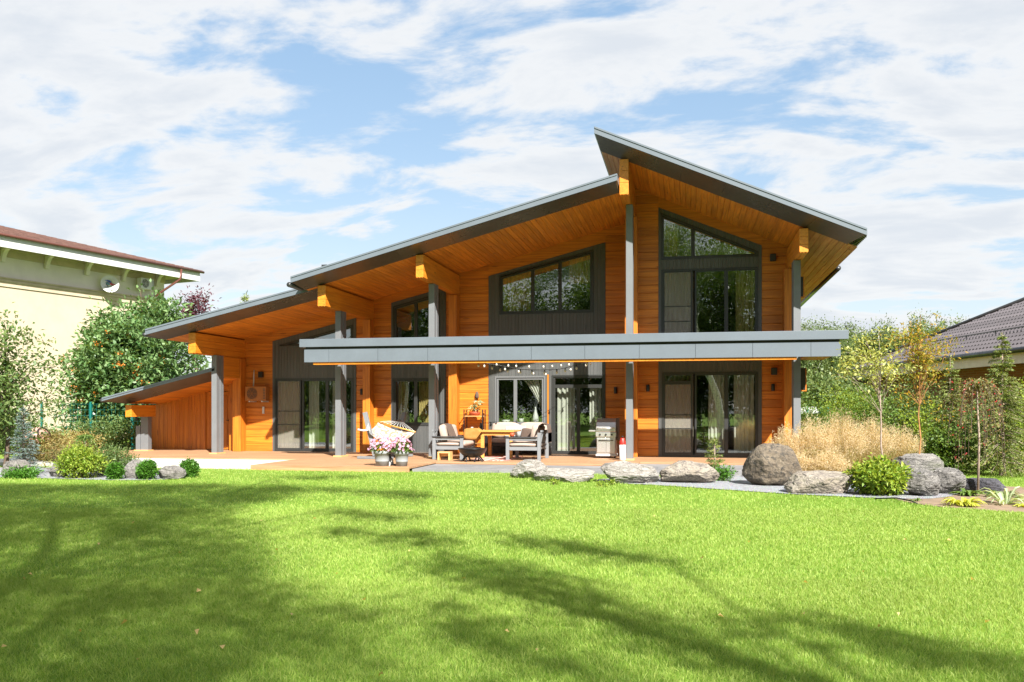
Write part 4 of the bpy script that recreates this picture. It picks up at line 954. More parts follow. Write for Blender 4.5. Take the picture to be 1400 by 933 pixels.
mb = MB(); mb.lathe([(0, 0), (.05, 0), (.052, .13), (.046, .135), (.046, .02), (0, .02)], (-4.44, 22.9, .634), 16); tag(mb.build('mug', M['greyfab'], base=(-4.44, 22.9, .634)), 'grey mug beside the orange pot on the armrest', 'mug')
# rug
m, nt_, p_, _ = new_mat('striped_rug'); st = tex(nt_, 1.0, 2, .5, (14, .6, 1)); c_ = mixc(nt_, maprange(nt_, st, .42, .58), (0.55, 0.42, 0.36), (0.50, 0.16, 0.13)); nt_.links.new(c_, p_.inputs['Base Color']); p_.inputs['Roughness'].default_value = 1
M['rug'] = m
mb = MB(); mb.box(-5.75, -4.70, 22.6, 24.9, 0.001, .014); tag(mb.build('rug', M['rug'], base=(-5.2, 23.7, 0)), 'flat pink and cream striped rug under the wooden table', 'rug')
# fire bowl on the paving
ZP = -0.055; c = GV(646, 634, ZP); fb = thing('fire_bowl', 'black steel fire bowl on crossed legs standing on the grey paving', 'fire pit', c)
prof = [(0, .15), (.14, .165), (.26, .22), (.345, .31), (.375, .39), (.385, .39), (.385, .40), (.355, .40), (.33, .32), (.25, .235), (.13, .18), (0, .165)]
MB().lathe(prof, c, 36).build('bowl', M['black'], fb)
for k in range(4):
    a0 = k * math.pi / 2 + .35; e = lambda t, r_, z: c + Vector((math.cos(t) * r_, math.sin(t) * r_, z))
    mb = MB(); mb.bar(e(a0, .34, .0), e(a0 + .5, .20, .22), .03); mb.bar(e(a0 + .5, .20, .22), e(a0 + 1.0, .34, .0), .03); mb.build('leg', M['black'], fb)
# little bench
c = onY(608.5, 628, 22.75); bn = thing('footstool', 'small pale wooden stool next to the grey post, in front of the left armchair', 'stool', (c.x, 22.75, 0))
MB().box(c.x - .17, c.x + .17, 22.6, 22.9, .19, .225).build('seat', M['pine'], bn, bevel=.005)
for s_ in (-1, 1): MB().box(c.x + s_ * .15 - .02, c.x + s_ * .15 + .02, 22.6, 22.9, 0, .188).build('leg', M['pine'], bn, bevel=.005)
MB().box(c.x - .128, c.x + .128, 22.74, 22.76, .1, .188).build('brace', M['pine'], bn)
# plant shelf by the wall
sx0, sx1, sy0, sy1 = -6.72, -6.14, 25.92, 26.28
sh = thing('plant_shelf', 'narrow black metal shelf with wooden boards against the timber wall', 'shelf', ((sx0 + sx1) / 2, 26.1, 0))
for x in (sx0, sx1):
    for y in (sy0, sy1): MB().box(x - .014, x + .014, y - .014, y + .014, 0, 1.36).build('upright', M['black'], sh)
    MB().box(x - .012, x + .012, sy0 + .02, sy1 - .02, 1.30, 1.32).build('side_rail', M['black'], sh)
for z in (.30, .72, 1.14): MB().box(sx0 + .015, sx1 - .015, sy0, sy1, z, z + .025).build('shelf_board', M['pine'], sh, bevel=.003)
c = Vector((-6.42, 26.08, 1.165)); pp = thing('potted_plant', 'variegated leafy plant in an orange bowl on top of the shelf', 'potted plant', c)
MB().lathe([(0, 0), (.12, 0), (.17, .06), (.18, .12), (.17, .125), (.155, .11), (0, .10)], c, 20).build('pot', M['terracotta'], pp)
rng = np.random.default_rng(5)
def spray(c, n, r, lmin, lmax, wd, up, mat, name, parent, rng, tilt=1.0, fold=.4, base=None, label=None):
    D = rng.normal(size=(n, 3)) * np.array([1, 1, .4]) * tilt + np.array([0, 0, up]); Cc = np.array(c) + rng.normal(size=(n, 3)) * r
    V = leaves(Cc, D, rng.uniform(lmin, lmax, n), wd * rng.uniform(.7, 1.2, n), rng, fold, (0, 0, 1.0))
    return link_mesh(name, np_mesh(name, V), L[mat], parent, base, label=label)
V = []
for k in range(9):
    q = np.array(c) + np.array([rng.normal() * .07, rng.normal() * .06, .14 + .03 * k + .06 * rng.random()]); n = 8
    V.append(leaves(np.repeat(q[None], n, 0), rng.normal(size=(n, 3)) * np.array([1, 1, .3]) + np.array([0, 0, .15]), rng.uniform(.12, .22, n), rng.uniform(.035, .06, n), rng, .6, (0, 0, 1)))
link_mesh('foliage', np_mesh('foliage', np.concatenate(V)), L['vari'], pp)
MB().tube([c + Vector((0, 0, .1)), c + Vector((.01, 0, .3)), c + Vector((0, .0, .5))], [.02, .015, .008], 6).build('stem', M['bark'], pp)
mb = MB(); mb.lathe([(0, 0), (.05, 0), (.06, .05), (.055, .14), (.03, .2), (0, .21)], (-6.42, 26.36, 1.70), 12); tag(mb.build('dark_wall_shape', M['brown_fabric'], base=(-6.42, 26.36, 1.7)), 'dark pointed shape on the timber wall above the shelf plant', 'item')  # small dark tapering solid set against the wall above the plant
mb = MB(); mb.lathe([(0, 0), (.035, 0), (.04, .07), (.03, .075), (0, .07)], (-6.5, 26.05, .746), 12); tag(mb.build('small_jar', M['white'], base=(-6.5, 26.05, .746)), 'small white jar on the middle board of the shelf', 'jar')
mb = MB(); mb.lathe([(0, 0), (.05, 0), (.055, .1), (.03, .16), (.03, .2), (0, .2)], (-6.22, 26.05, .746), 12); tag(mb.build('bottle', M['black'], base=(-6.22, 26.05, .746)), 'dark bottle on the right end of the middle shelf board', 'bottle')
# things on the window sill
zs = .94
for x, w_, h_, lb, lf in ((-5.55, .13, .10, 'small leafy plant in a white pot behind the left pane of the terrace window', .2), (-5.06, .08, .14, 'taller leafy plant in a narrow pale pot behind the right window pane', .3)):
    c = Vector((x, YM + .16, zs)); pl = thing('potted_plant', lb, 'potted plant', c)
    MB().lathe([(0, 0), (w_ * .8, 0), (w_, h_), (w_ * .9, h_), (0, h_ * .9)], c, 16).build('pot', M['white'], pl)
    spray(c + Vector((0, 0, h_ + lf * .35)), 60, .05 + lf * .12, .07, .14, .035, .6, 'mid', 'foliage', pl, rng)
mb = MB(); mb.lathe([(0, 0), (.075, 0), (.10, .08), (.085, .22), (.04, .36), (.022, .46), (.02, .5), (0, .5)], (-4.62, YM + .16, zs), 20); tag(mb.build('vase', M['white'], base=(-4.62, YM + .16, zs)), 'tall white teardrop vase behind the right pane of the terrace window', 'vase')
# gas grill
gc = Vector((-2.28, 24.75, 0)); gr = thing('gas_grill', 'stainless steel gas grill with a rounded lid next to the terrace door', 'grill', gc)
x0, x1, y0, y1 = gc.x - .27, gc.x + .30, 24.45, 25.0
MB().box(x0 + .02, x1 - .02, y0 + .02, y1, .12, .72).build('cabinet', M['steel'], gr, bevel=.01)
for s0, s1 in ((x0 + .035, (x0 + x1) / 2 - .006), ((x0 + x1) / 2 + .006, x1 - .035)):
    d = MB().box(s0, s1, y0, y0 + .019, .16, .55).build('cabinet_door', M['steel'], gr, bevel=.006)
MB().tube([(x0 + .08, y0 - .02, .50), (x1 - .08, y0 - .02, .50)], .011, 8).build('door_handle', M['black'], gr)
MB().box(x0, x1, y0 - .01, y0 + .019, .60, .72).build('control_panel', M['steel'], gr, bevel=.008)
for k in range(3):
    kx = x0 + .12 + k * .165; mb = MB(); mb.tube([(kx, y0 - .035, .66), (kx, y0 - .011, .66)], .026, 14); mb.build('knob', M['black'], gr)
mb = MB(); pr = [(y0 - .005, .74), (y0 - .005, .86), (y0 + .08, 1.0), (y0 + .24, 1.09), (y0 + .42, 1.11), (y1, 1.06), (y1, .74)]
mb.prism([(x0 + .01, a_, b_) for a_, b_ in pr], (x1 - x0 - .02, 0, 0)); mb.build('lid', M['steel'], gr, bevel=.012)
MB().tube([(x0 + .06, y0 - .005, .84), (x0 + .06, y0 - .06, .84), (x1 - .06, y0 - .06, .84), (x1 - .06, y0 - .005, .84)], .012, 8).build('lid_handle', M['steel'], gr)
MB().box(x0 - .20, x0 + .0, y0 + .04, y1 - .04, .74, .78).build('side_shelf', M['steel'], gr, bevel=.006)
MB().box(x0 - .0, x1 + .0, y0, y1, .06, .115).build('base', M['white'], gr, bevel=.006)
for sx_ in (x0 + .05, x1 - .05):
    for sy_ in (y0 + .05, y1 - .05): MB().tube([(sx_ - .012, sy_, .03), (sx_ + .012, sy_, .03)], .03, 12).build('caster', M['black'], gr)
MB().box(x1, x1 + .06, y0 + .08, y1 - .02, .5, 1.12).build('side_cover', M['brown_fabric'], gr, bevel=.01)
# gas cylinder
c = onY(851, 626, 23.5); c.z = 0; gy = thing('gas_cylinder', 'white gas cylinder with a red top behind the grey post, next to the grill', 'gas cylinder', c)
MB().lathe([(0, 0), (.082, 0), (.086, .02), (.086, .42), (0, .42)], c, 24).build('body', M['white'], gy)
MB().lathe([(.087, .42), (.085, .50), (.066, .545), (.06, .58), (.05, .60), (0, .60)], c, 24).build('cap', M['red'], gy)
MB().lathe([(0, .60), (.02, .60), (.02, .63), (.03, .635), (.03, .65), (0, .65)], c, 12).build('valve', M['black'], gy)
mb = MB()
for k in range(15):
    a0 = -math.pi * .95 + rng.random() * math.pi * .9; z = .06 + .34 * rng.random(); s_ = .006 + rng.random() * .008
    mb.add([c + Vector((math.cos(a0 + i * .12 - .06) * .0875, math.sin(a0 + i * .12 - .06) * .0875, z + j * s_ * 2 + (i * .01))) for j in (0, 1) for i in (0, 1)], [(0, 1, 3, 2)])
mb.build('print', M['black'], gy)

# hammock on its stand
n0, n1 = onY(499, 590, 22.75), onY(547, 574, 24.6); n0.z = .80; n1.z = 1.05
hs = thing('hammock_stand', 'grey hammock stand with a tall slanted post behind the flower pots', 'hammock stand', ((n0.x + n1.x) / 2, 23.6, 0))
ax = Vector((n1.x - n0.x, n1.y - n0.y, 0)).normalized(); px_ = Vector((-ax.y, ax.x, 0))
b0 = onY(513, 610, 22.75); b0.z = .10; t0 = onY(499, 564, 22.75)
MB().bar(b0, t0, .12, .09).build('post', M['furn'], hs, bevel=.006)
b1 = Vector((n1.x, n1.y, 0)) - ax * .25 + Vector((0, 0, .1)); MB().bar(b1, n1 + ax * .25 + Vector((0, 0, .22)), .12, .09).build('post', M['furn'], hs, bevel=.006)
MB().bar(Vector((b0.x, b0.y, .075)), Vector((b1.x, b1.y, .075)), .10, .09).build('base_beam', M['furn'], hs, bevel=.006)
for q in (b0, b1): MB().bar(Vector((q.x, q.y, .04)) - px_ * .55, Vector((q.x, q.y, .04)) + px_ * .55, .10, .07).build('foot', M['furn'], hs, bevel=.006)
hm = thing('hammock', 'cream striped cloth hammock with a wooden spreader bar hanging on the terrace', 'hammock', ((n0.x + n1.x) / 2, 23.6, .6))
m, nt_, p_, _ = new_mat('striped_cloth'); s_ = tex(nt_, 1.0, 2, .5, (9, 9, .2)); c_ = mixc(nt_, maprange(nt_, s_, .48, .56), (0.42, 0.38, 0.32), (0.25, 0.18, 0.12)); nt_.links.new(c_, p_.inputs['Base Color']); p_.inputs['Roughness'].default_value = .95
M['cloth'] = m
B0 = [onY(500, 586.5, 22.7), onY(506, 590.5, 22.6)]; B1 = [onY(517, 577.5, 23.9), onY(568, 591, 23.4)]
mb = MB(); vs = []; m1, m2 = 18, 14
for i in range(m1):
    s_ = i / (m1 - 1)
    for k in range(m2):
        f = k / (m2 - 1); p = (B0[0].lerp(B0[1], f)).lerp(B1[0].lerp(B1[1], f), s_); p.z -= (.10 + .26 * f) * math.sin(math.pi * min(1, s_ * .95 + .05)) + .09 * math.sin(math.pi * f) * s_; vs.append(p)
nv = len(vs); fs = [(i * m2 + k, (i + 1) * m2 + k, (i + 1) * m2 + k + 1, i * m2 + k + 1) for i in range(m1 - 1) for k in range(m2 - 1)]
mb.add(vs + [v + Vector((0, 0, -.01)) for v in vs], fs + [tuple(nv + i for i in f[::-1]) for f in fs], True); mb.build('cloth', M['cloth'], hm)
MB().tube([B1[0], B1[1]], .022, 8).build('spreader_bar', M['tablewood'], hm)
mb = MB()
for k in range(11): mb.tube([B1[0].lerp(B1[1], k / 10), n1], .007, 4)
for k in range(7): mb.tube([B0[0].lerp(B0[1], k / 6), t0 + Vector((.05, .02, -.3 + .02 * k))], .007, 4)
mb.build('cords', M['white'], hm)
MB().tube([onY(489, 587.5, 22.5), onY(497, 589, 22.55), onY(503, 588, 22.6)], .03, 6).build('rope', M['white'], hm)
# flower pots on the deck edge
def flower_pot(u, v, r0, r1, h, label, seed):
    c = GV(u, v, 0.0); c.y = max(c.y, 19.95 + r1); c.z = 0.0; pt = thing('flower_pot', label, 'flower pot', c, 'grey pots of pink flowers on the deck edge')
    MB().lathe([(0, 0), (r0, 0), (r0 + (r1 - r0) * .3, h * .3), (r0 + (r1 - r0) * .32 + .006, h * .31), (r0 + (r1 - r0) * .34, h * .34), (r1 - .012, h * .78), (r1 + .012, h * .79), (r1 + .016, h), (r1 - .012, h), (r1 - .03, h * .9), (0, h * .88)], c, 32).build('pot', M['potgrey'], pt)
    rg = np.random.default_rng(seed); n = 520
    d = unit(rg.normal(size=(n, 3))); d[:, 2] = np.abs(d[:, 2]) * 1.0 - .15; r = rg.uniform(.3, 1, (n, 1)) ** .6
    Cc = np.array(c) + np.array([0, 0, h + .02]) + d * r * np.array([r1 * 1.45, r1 * 1.35, .24])
    link_mesh('foliage', np_mesh('foliage', leaves(Cc, d + rg.normal(size=(n, 3)) * .6, rg.uniform(.04, .07, n), rg.uniform(.025, .04, n), rg, .4, (0, 0, 1))), L['mid'], pt)
    V = []; nf = 105; d = unit(rg.normal(size=(nf, 3))); d[:, 2] = np.abs(d[:, 2]) * 1.1 - .12; d = unit(d)
    Cc = np.array(c) + np.array([0, 0, h + .05]) + d * np.array([r1 * 1.6, r1 * 1.5, .30]) * rg.uniform(.82, 1.05, (nf, 1))
    for k in range(nf):                                   # five petals in a shallow trumpet
        fdir = unit((d[k] + rg.normal(size=3) * .35 + np.array([0, -.5, .2]))[None])[0]; e1 = unit(np.cross(fdir, rg.normal(size=3))[None])[0]; e2 = np.cross(fdir, e1)
        for i in range(5):
            a0 = i * 2 * math.pi / 5; pd = e1 * math.cos(a0) + e2 * math.sin(a0) + fdir * .35
            V.append(leaves(Cc[k][None], pd[None], .042, .042, rg, .1, tuple(fdir)))
    link_mesh('blossoms', np_mesh('blossoms', np.concatenate(V)), L['petal'], pt)
flower_pot(512, 639, .155, .20, .36, 'larger left grey pot overflowing with pink petunias', 21); flower_pot(541.5, 639, .13, .175, .355, 'smaller right grey pot of pink petunias', 22)
# black and white cat sitting between the pots
c = GV(527, 638, 0.0); c.y = max(c.y, 20.2); c.z = 0
mb = MB()
def blob(mb, c, r, n=14, m_=9):
    vs = []; 
    for j in range(1, m_):
        t = math.pi * j / m_
        vs += [Vector(c) + Vector((r[0] * math.sin(t) * math.cos(2 * math.pi * k / n), r[1] * math.sin(t) * math.sin(2 * math.pi * k / n), r[2] * math.cos(t))) for k in range(n)]
    b = len(vs); vs += [Vector(c) + Vector((0, 0, r[2])), Vector(c) - Vector((0, 0, r[2]))]
    fs = [(j * n + k, (j + 1) * n + k, (j + 1) * n + (k + 1) % n, j * n + (k + 1) % n) for j in range(m_ - 2) for k in range(n)]
    fs += [(b, k, (k + 1) % n) for k in range(n)] + [(b + 1, (m_ - 2) * n + (k + 1) % n, (m_ - 2) * n + k) for k in range(n)]
    return mb.add(vs, fs, True)
blob(mb, c + Vector((0, .05, .10)), (.075, .11, .11)); blob(mb, c + Vector((0, -.01, .16)), (.055, .065, .10)); blob(mb, c + Vector((0, -.05, .275)), (.05, .052, .048)); blob(mb, c + Vector((0, -.095, .262)), (.024, .022, .018))
for s_ in (-1, 1):
    mb.tube([c + Vector((s_ * .03, -.05, .2)), c + Vector((s_ * .032, -.075, .1)), c + Vector((s_ * .032, -.085, .012)), c + Vector((s_ * .032, -.11, .01))], [.024, .02, .017, .016], 8)
    mb.add([c + Vector((s_ * .018, -.05, .31)), c + Vector((s_ * .046, -.05, .30)), c + Vector((s_ * .038, -.05, .355)), c + Vector((s_ * .032, -.03, .31))], [(0, 1, 2), (1, 3, 2), (3, 0, 2), (0, 3, 1)])
    blob(mb, c + Vector((s_ * .05, .03, .06)), (.04, .075, .06))
mb.tube([c + Vector((.02, .14, .03)), c + Vector((.10, .12, .02)), c + Vector((.13, .02, .02))], [.02, .018, .012], 8)
m, nt_, p_, _ = new_mat('black_and_white_fur'); t_ = tex(nt_, 5.5, 2, .5); c_ = mixc(nt_, maprange(nt_, t_, .53, .57), (0.018, 0.016, 0.016), (0.68, 0.66, 0.62)); nt_.links.new(c_, p_.inputs['Base Color']); p_.inputs['Roughness'].default_value = .9
o = mb.build('cat', m, base=c); rm_ = o.modifiers.new('remesh', 'REMESH'); rm_.mode = 'VOXEL'; rm_.voxel_size = .008; rm_.use_smooth_shade = True
tag(o, 'small black and white cat sitting between the two flower pots', 'cat')
# ------------------------------------------------------------------ rocks
def rock(u0, u1, vb, vt, mat, label, seed, depth=None, z=ZL, rough=.22, flat=0.0, sink=.12, group='garden rocks', layers=0):
    c = GV((u0 + u1) / 2, vb, z); t = (EYE - z) * F_PX / (vb - VPY); sc = t / F_PX
    wx, h = (u1 - u0) * sc, (vb - vt) * sc; dy = depth or wx * .75; c.y += dy * .42
    rg = random.Random(seed * 13); cuts = []
    for _ in range(int(10 + 26 * rough * 2)):
        nv = Vector((rg.gauss(0, 1), rg.gauss(0, 1), rg.gauss(0.15, .8))).normalized(); cuts.append((nv, rg.uniform(.98 - 1.15 * rough, 1.0 - .25 * rough)))
    bm = bmesh.new(); bmesh.ops.create_icosphere(bm, subdivisions=6, radius=1); off = Vector((seed * 7.3, seed * 3.1, seed * 1.7)); mb = MB()
    for v in bm.verts:
        p = v.co.copy(); n1 = mnoise.noise(p * 1.1 + off); n2 = mnoise.ridged_multi_fractal(p * 1.6 + off, 1.0, 2.1, 5, 1.0, 2.0, noise_basis='PERLIN_ORIGINAL') - 1.0
        n3 = mnoise.noise(p * 6 + off) ; k = 1 + rough * (1.0 * n1 + .22 * n2)
        m_ = max(abs(p.x), abs(p.y), abs(p.z)); q = p * k * (1 + .16 * (1 / max(m_, .58) - 1))
        for nv, d_ in cuts:
            e_ = q.dot(nv) - d_
            if e_ > 0: q = q - nv * e_ * .88
        q = q * (1 + rough * (.16 * n3 + .10 * mnoise.noise(p * 15 + off) + .10 * n2))
        if flat: q.z = min(q.z, 1 - flat + .06 * mnoise.noise(p * 3 + off))
        if layers:
            zz = q.z * layers; st = (math.floor(zz) + min(1, (zz - math.floor(zz)) * 2.2)) / layers; q.z = q.z * .45 + st * .55; s_ = 1 + .05 * mnoise.noise(Vector((0, 0, math.floor(zz) * 3.7)) + off); q.x *= s_; q.y *= s_
        v.co = q
    bm.normal_update()
    X = [v.co.x for v in bm.verts]; Zs = [v.co.z for v in bm.verts]; x0, x1, zt = min(X), max(X), max(Zs)
    for v in bm.verts: v.co = Vector((c.x + ((v.co.x - x0) / (x1 - x0) - .5) * wx, c.y + v.co.y * dy / 2, z + h * (1 + sink) * (v.co.z / zt * .5 + .5) - h * sink if v.co.z > -zt else z - h * sink))
    bm.verts.index_update(); mb.add([v.co for v in bm.verts], [[v.index for v in f.verts] for f in bm.faces], True); bm.free()
    o = mb.build('boulder', M[mat], base=(c.x, c.y, z)); tag(o, label, 'rock', group); return o
rock(693, 748, 655, 629, 'rock_pale', 'pale angular rock at the left end of the row of rocks before the terrace', 1, rough=.30, flat=.15)
rock(722, 812, 660, 641, 'rock_pale', 'long low pale rock leaning against the leftmost rock of the row', 2, rough=.26, depth=.8)
rock(818, 902, 662, 632, 'rock_pale', 'pale cracked rock second from the left gap in the row, below the grill', 3, rough=.28, depth=.9, layers=5)
rock(901, 984, 662, 631, 'rock_tan', 'tan grey rock with a dark left face in front of the lower right glazed door', 4, rough=.24)
rock(1017, 1098, 666, 607, 'rock_brown', 'tall rounded dark brown boulder, the largest, beside the dry grass', 5, rough=.17)
rock(1076, 1169, 677, 646, 'rock_tan', 'flat grey rock lying in front of the dry grass, right of the brown boulder', 6, rough=.24, flat=.2)
rock(1222, 1296, 657, 621, 'rock_layer', 'upper pale slab stacked behind the layered grey rocks at the right', 7, rough=.22, flat=.15, layers=4, depth=.8)
rock(1236, 1290, 680, 642, 'rock_layer', 'layered grey rock next to the yellow green shrub at the right', 8, rough=.33, layers=6, depth=.6)
rock(1276, 1328, 677, 640, 'rock_layer', 'layered grey rock just left of the red weeping tree', 9, rough=.34, layers=5, depth=.6)
rock(1322, 1378, 676, 655, 'rock_slate', 'low dark slate rock behind the red weeping tree and hostas', 10, rough=.2, flat=.3)
rock(-12, 33, 654, 629, 'rock_grey', 'flat grey rock at the left edge of the picture', 11, rough=.2, flat=.2, layers=4)
rock(62, 90, 653, 632, 'rock_grey', 'small upright grey rock left of the yellow green shrub', 12, rough=.22)
rock(161, 194, 655, 629, 'rock_grey', 'grey rock between the first and second round thuja bushes', 13, rough=.2)
rock(207, 247, 656, 637, 'rock_grey', 'sloping grey rock between the second and third round thuja bushes', 14, rough=.22)

# ------------------------------------------------------------------ trees and shrubs
def rnd_crown(c, r, n, rng, shell=.55, lump=.22, zmin=-1.0):
    d = unit(rng.normal(size=(n * 3, 3))); d = d[d[:, 2] > zmin][:n]; n = len(d); ph = rng.uniform(0, 6, 3)
    k = 1 + lump * (np.sin(d[:, 0] * 4 + ph[0]) + np.sin(d[:, 1] * 4 + ph[1]) + np.sin(d[:, 2] * 5 + ph[2])) / 1.6
    rad = rng.uniform(0, 1, n) ** (1 - shell) * k; return np.array(c) + d * rad[:, None] * np.array(r)
def clump_leaves(C, r, n, ln, wd, rng, droop=0.0, up=.25, spread=(1, 1, .8)):
    m_ = len(C); P = np.repeat(C, n, 0) + rng.normal(size=(m_ * n, 3)) * r * np.array(spread) * rng.uniform(.6, 1.3, (m_, 1)).repeat(n, 0)
    D = (P - np.repeat(C, n, 0)) * 1.2 / max(r, 1e-3) + rng.normal(size=(m_ * n, 3)) * .8 + np.array([0, 0, up - droop])
    return leaves(P, D, ln * rng.uniform(.65, 1.25, m_ * n), wd * rng.uniform(.65, 1.25, m_ * n), rng, .35, (0, 0, .8))
def limbs(mb, base, top, C, rng, r0, n, start=.25, bend=.15, twig=.008):
    base, top = np.array(base), np.array(top); idx = rng.permutation(len(C))[:n]
    for i in idx:
        e = C[i]; f = np.clip(((e - base)[2] / max((top - base)[2], .01)) - rng.uniform(.12, .35), start, .95); s_ = base + (top - base) * f
        mid = (s_ + e) / 2 + rng.normal(size=3) * bend * np.linalg.norm(e - s_) * .5 + np.array([0, 0, .10]) * np.linalg.norm(e - s_)
        ra = r0 * (1 - f * .75) * .42; mb.tube([s_, s_ * .5 + mid * .5, mid, mid * .4 + e * .6, e], [ra, ra * .8, ra * .6, ra * .4, twig], 6, False)
def tree(name, label, cat, base, top, r0, C, rng, leaf, nleaf, ln, wd, bark, clr=.3, nl=30, droop=0, group=None, trunk_wig=.03, start=.25, spread=(1, 1, .8), up=.25, extra=None):
    root = thing(name, label, cat, base, group); b, t = np.array(base, float), np.array(top, float); path = []; k = 9
    for i in range(k): path.append(b + (t - b) * i / (k - 1) + (rng.normal(size=3) * trunk_wig * (0 if i == 0 else 1)))
    MB().tube(path, [r0 * (1.25 if i == 0 else 1) * (1 - .85 * i / (k - 1)) for i in range(k)], 9, False).build('trunk', M[bark], root)
    if nl:
        mb = MB(); limbs(mb, b, t, C, rng, r0, nl, start); mb.build('limbs', M[bark], root)
    link_mesh('crown', np_mesh('crown', clump_leaves(C, clr, nleaf, ln, wd, rng, droop, up, spread)), L[leaf], root); return root
def shrub(name, label, base, r, rng, leaf, n, ln, wd, cat='shrub', clr=.08, nper=26, group=None, stems=8, shell=.6, lump=.15, droop=0, up=.3, z0=.5, stem_mat='bark'):
    root = thing(name, label, cat, base, group); c = np.array(base, float) + np.array([0, 0, r[2] * z0 * 2 if z0 < .5 else r[2]])
    C = rnd_crown(c, r, n, rng, shell, lump); C[:, 2] = np.maximum(C[:, 2], base[2] + .03)
    mb = MB(); idx = rng.permutation(len(C))[:stems]
    for i in idx:
        e = C[i]; s_ = np.array(base) + rng.normal(size=3) * np.array([r[0] * .12, r[1] * .12, 0]); m_ = (s_ + e) / 2 + np.array([0, 0, .1]) * r[2]; mb.tube([s_, m_, e], [.014 * max(1, r[2]), .009, .004], 5, False)
    mb.build('stems', M[stem_mat], root)
    link_mesh('foliage', np_mesh('foliage', clump_leaves(C, clr, nper, ln, wd, rng, droop, up)), L[leaf], root); return root
def spruce(name, label, base, h, r, rng, leaf, levels=16, per=7, droop=.25, nn=26, ln=.07, wd=.012, cat='conifer', group=None, bark='bark', top_bare=0, rmin=.08, lift=.0):
    root = thing(name, label, cat, base, group); b = np.array(base, float); mb = MB(); mb.tube([b, b + [0, 0, h * .5], b + [0, 0, h]], [r * .07 + .012, r * .04 + .008, .006], 7, False); V = []
    for i in range(levels):
        f = (i + .4) / levels; z = h * (.06 + .92 * f); rr = r * ((1 - f) ** .85 * (1 - rmin) + rmin) * rng.uniform(.75, 1.15)
        for k in range(per if f < .8 else 4):
            a = rng.uniform(0, 2 * math.pi); d = np.array([math.cos(a), math.sin(a), 0]); q = rr * rng.uniform(.7, 1.12)
            pts = [b + [0, 0, z] + d * q * s_ + np.array([0, 0, q * (-droop * s_ * s_ * 1.2 + .25 * s_ * (f + lift))]) for s_ in (0, .35, .7, 1.0)]
            mb.tube(pts, [.010, .008, .005, .003], 4, False)
            m_ = int(nn * (.4 + q / r)); s_ = rng.uniform(.12, 1.02, m_); P = np.stack([np.interp(s_, (0, .35, .7, 1), [p[j] for p in pts]) for j in range(3)], 1)
            side = np.array([-d[1], d[0], 0]) * rng.choice((-1, 1), m_)[:, None]; lat = rng.uniform(0, .28, m_) * q * (1.1 - s_)
            P = P + side * lat[:, None] + rng.normal(size=(m_, 3)) * .012; P[:, 2] -= lat * .3
            D = d * .8 + side * rng.uniform(.2, 1, (m_, 1)) + rng.normal(size=(m_, 3)) * .45
            V.append(leaves(P, D, ln * rng.uniform(.6, 1.3, m_), wd * rng.uniform(.8, 1.3, m_), rng, .1))
    m_ = 40; V.append(leaves(b + np.array([0, 0, 1]) * rng.uniform(h * .86, h * 1.0, m_)[:, None], rng.normal(size=(m_, 3)) + [0, 0, .9], ln, wd, rng, .1))
    mb.build('trunk', M[bark], root); link_mesh('needles', np_mesh('needles', np.concatenate(V)), L[leaf], root); return root
rng = np.random.default_rng(101)
# round thuja bushes
for u, vb, vt, hw, lb in ((158, 656, 636, 8.5, 'small round green thuja bush left of the grey rock'), (201, 656, 631, 11.5, 'round green thuja bush between two grey rocks'), (258.5, 653, 630, 11, 'round green thuja bush standing alone on the lawn edge, below the garage door')):
    b = GV(u, vb); sc = 1776 / (vb - 560) / F_PX; shrub('thuja_bush', lb, b, (hw * sc, hw * sc, (vb - vt) * sc / 2), rng, 'thuja', 260, .055, .022, clr=.025, nper=14, group='round thuja bushes', shell=.75, lump=.04, stems=5, up=.5)
b = GV(111, 654); shrub('golden_shrub', 'yellow green conifer shrub at the left between grey rock and dark shrub', b, (.47, .42, .33), rng, 'yellowg', 330, .085, .026, clr=.05, nper=15, up=.35)
b = GV(150, 650); shrub('dark_shrub', 'dark green low shrub behind the small round thuja bush', b, (.58, .45, .31), rng, 'hedge', 380, .075, .020, clr=.05, nper=15)
b = GV(31, 654); shrub('low_juniper', 'low spreading green juniper before the flat rock at the left edge', b, (.32, .3, .10), rng, 'thuja', 200, .07, .02, clr=.04, nper=14)
b = G(86, 20.5); shrub('brown_shrub', 'brownish wispy shrub behind the small grey rock at the left', b, (.55, .4, .33), rng, 'redleaf', 90, .10, .02, clr=.09, nper=12, stems=30, lump=.3)
for u, t, r, lf, lb in ((70, 24.0, (.8, .5, .38), 'drybase', 'brown twiggy shrub below the green fence post'), (150, 30.0, (1.3, .5, .55), 'hedge', 'dark green bush at the foot of the rowan beside the garage'), (20, 28.5, (1.6, .6, .6), 'hedge', 'green bush along the fence behind the blue grey spruce'), (100, 29.5, (.9, .4, .35), 'drybase', 'low brown bush between the two left green fence posts')):
    shrub('garden_shrub', lb, G(u, t), r, rng, lf, int(160 * r[0] + 60), .10, .04, clr=.12, nper=22, stems=20, lump=.28)
b = G(32, 19.6); spruce('blue_spruce', 'small blue grey spruce in front of the leafy tree at the left edge', b, 1.55, .42, rng, 'blue', 18, 8, .1, 34, .06, .013)
b = G(8, 22.0); C = rnd_crown(np.array(b) + [-.1, 0, 1.95], (1.0, 1.1, 1.9), 220, rng, .45, .3); tree('leafy_tree', 'loose leafy green tree at the left edge of the picture', 'tree', b, np.array(b) + [-.1, .1, 3.4], .06, C, rng, 'hedge', 24, .12, .065, 'bark', .17, 60)
b = G(116, 21.5); rt_ = thing('weeping_bush', 'small mop headed weeping tree on a thin stem before the green fence post', 'tree', b)
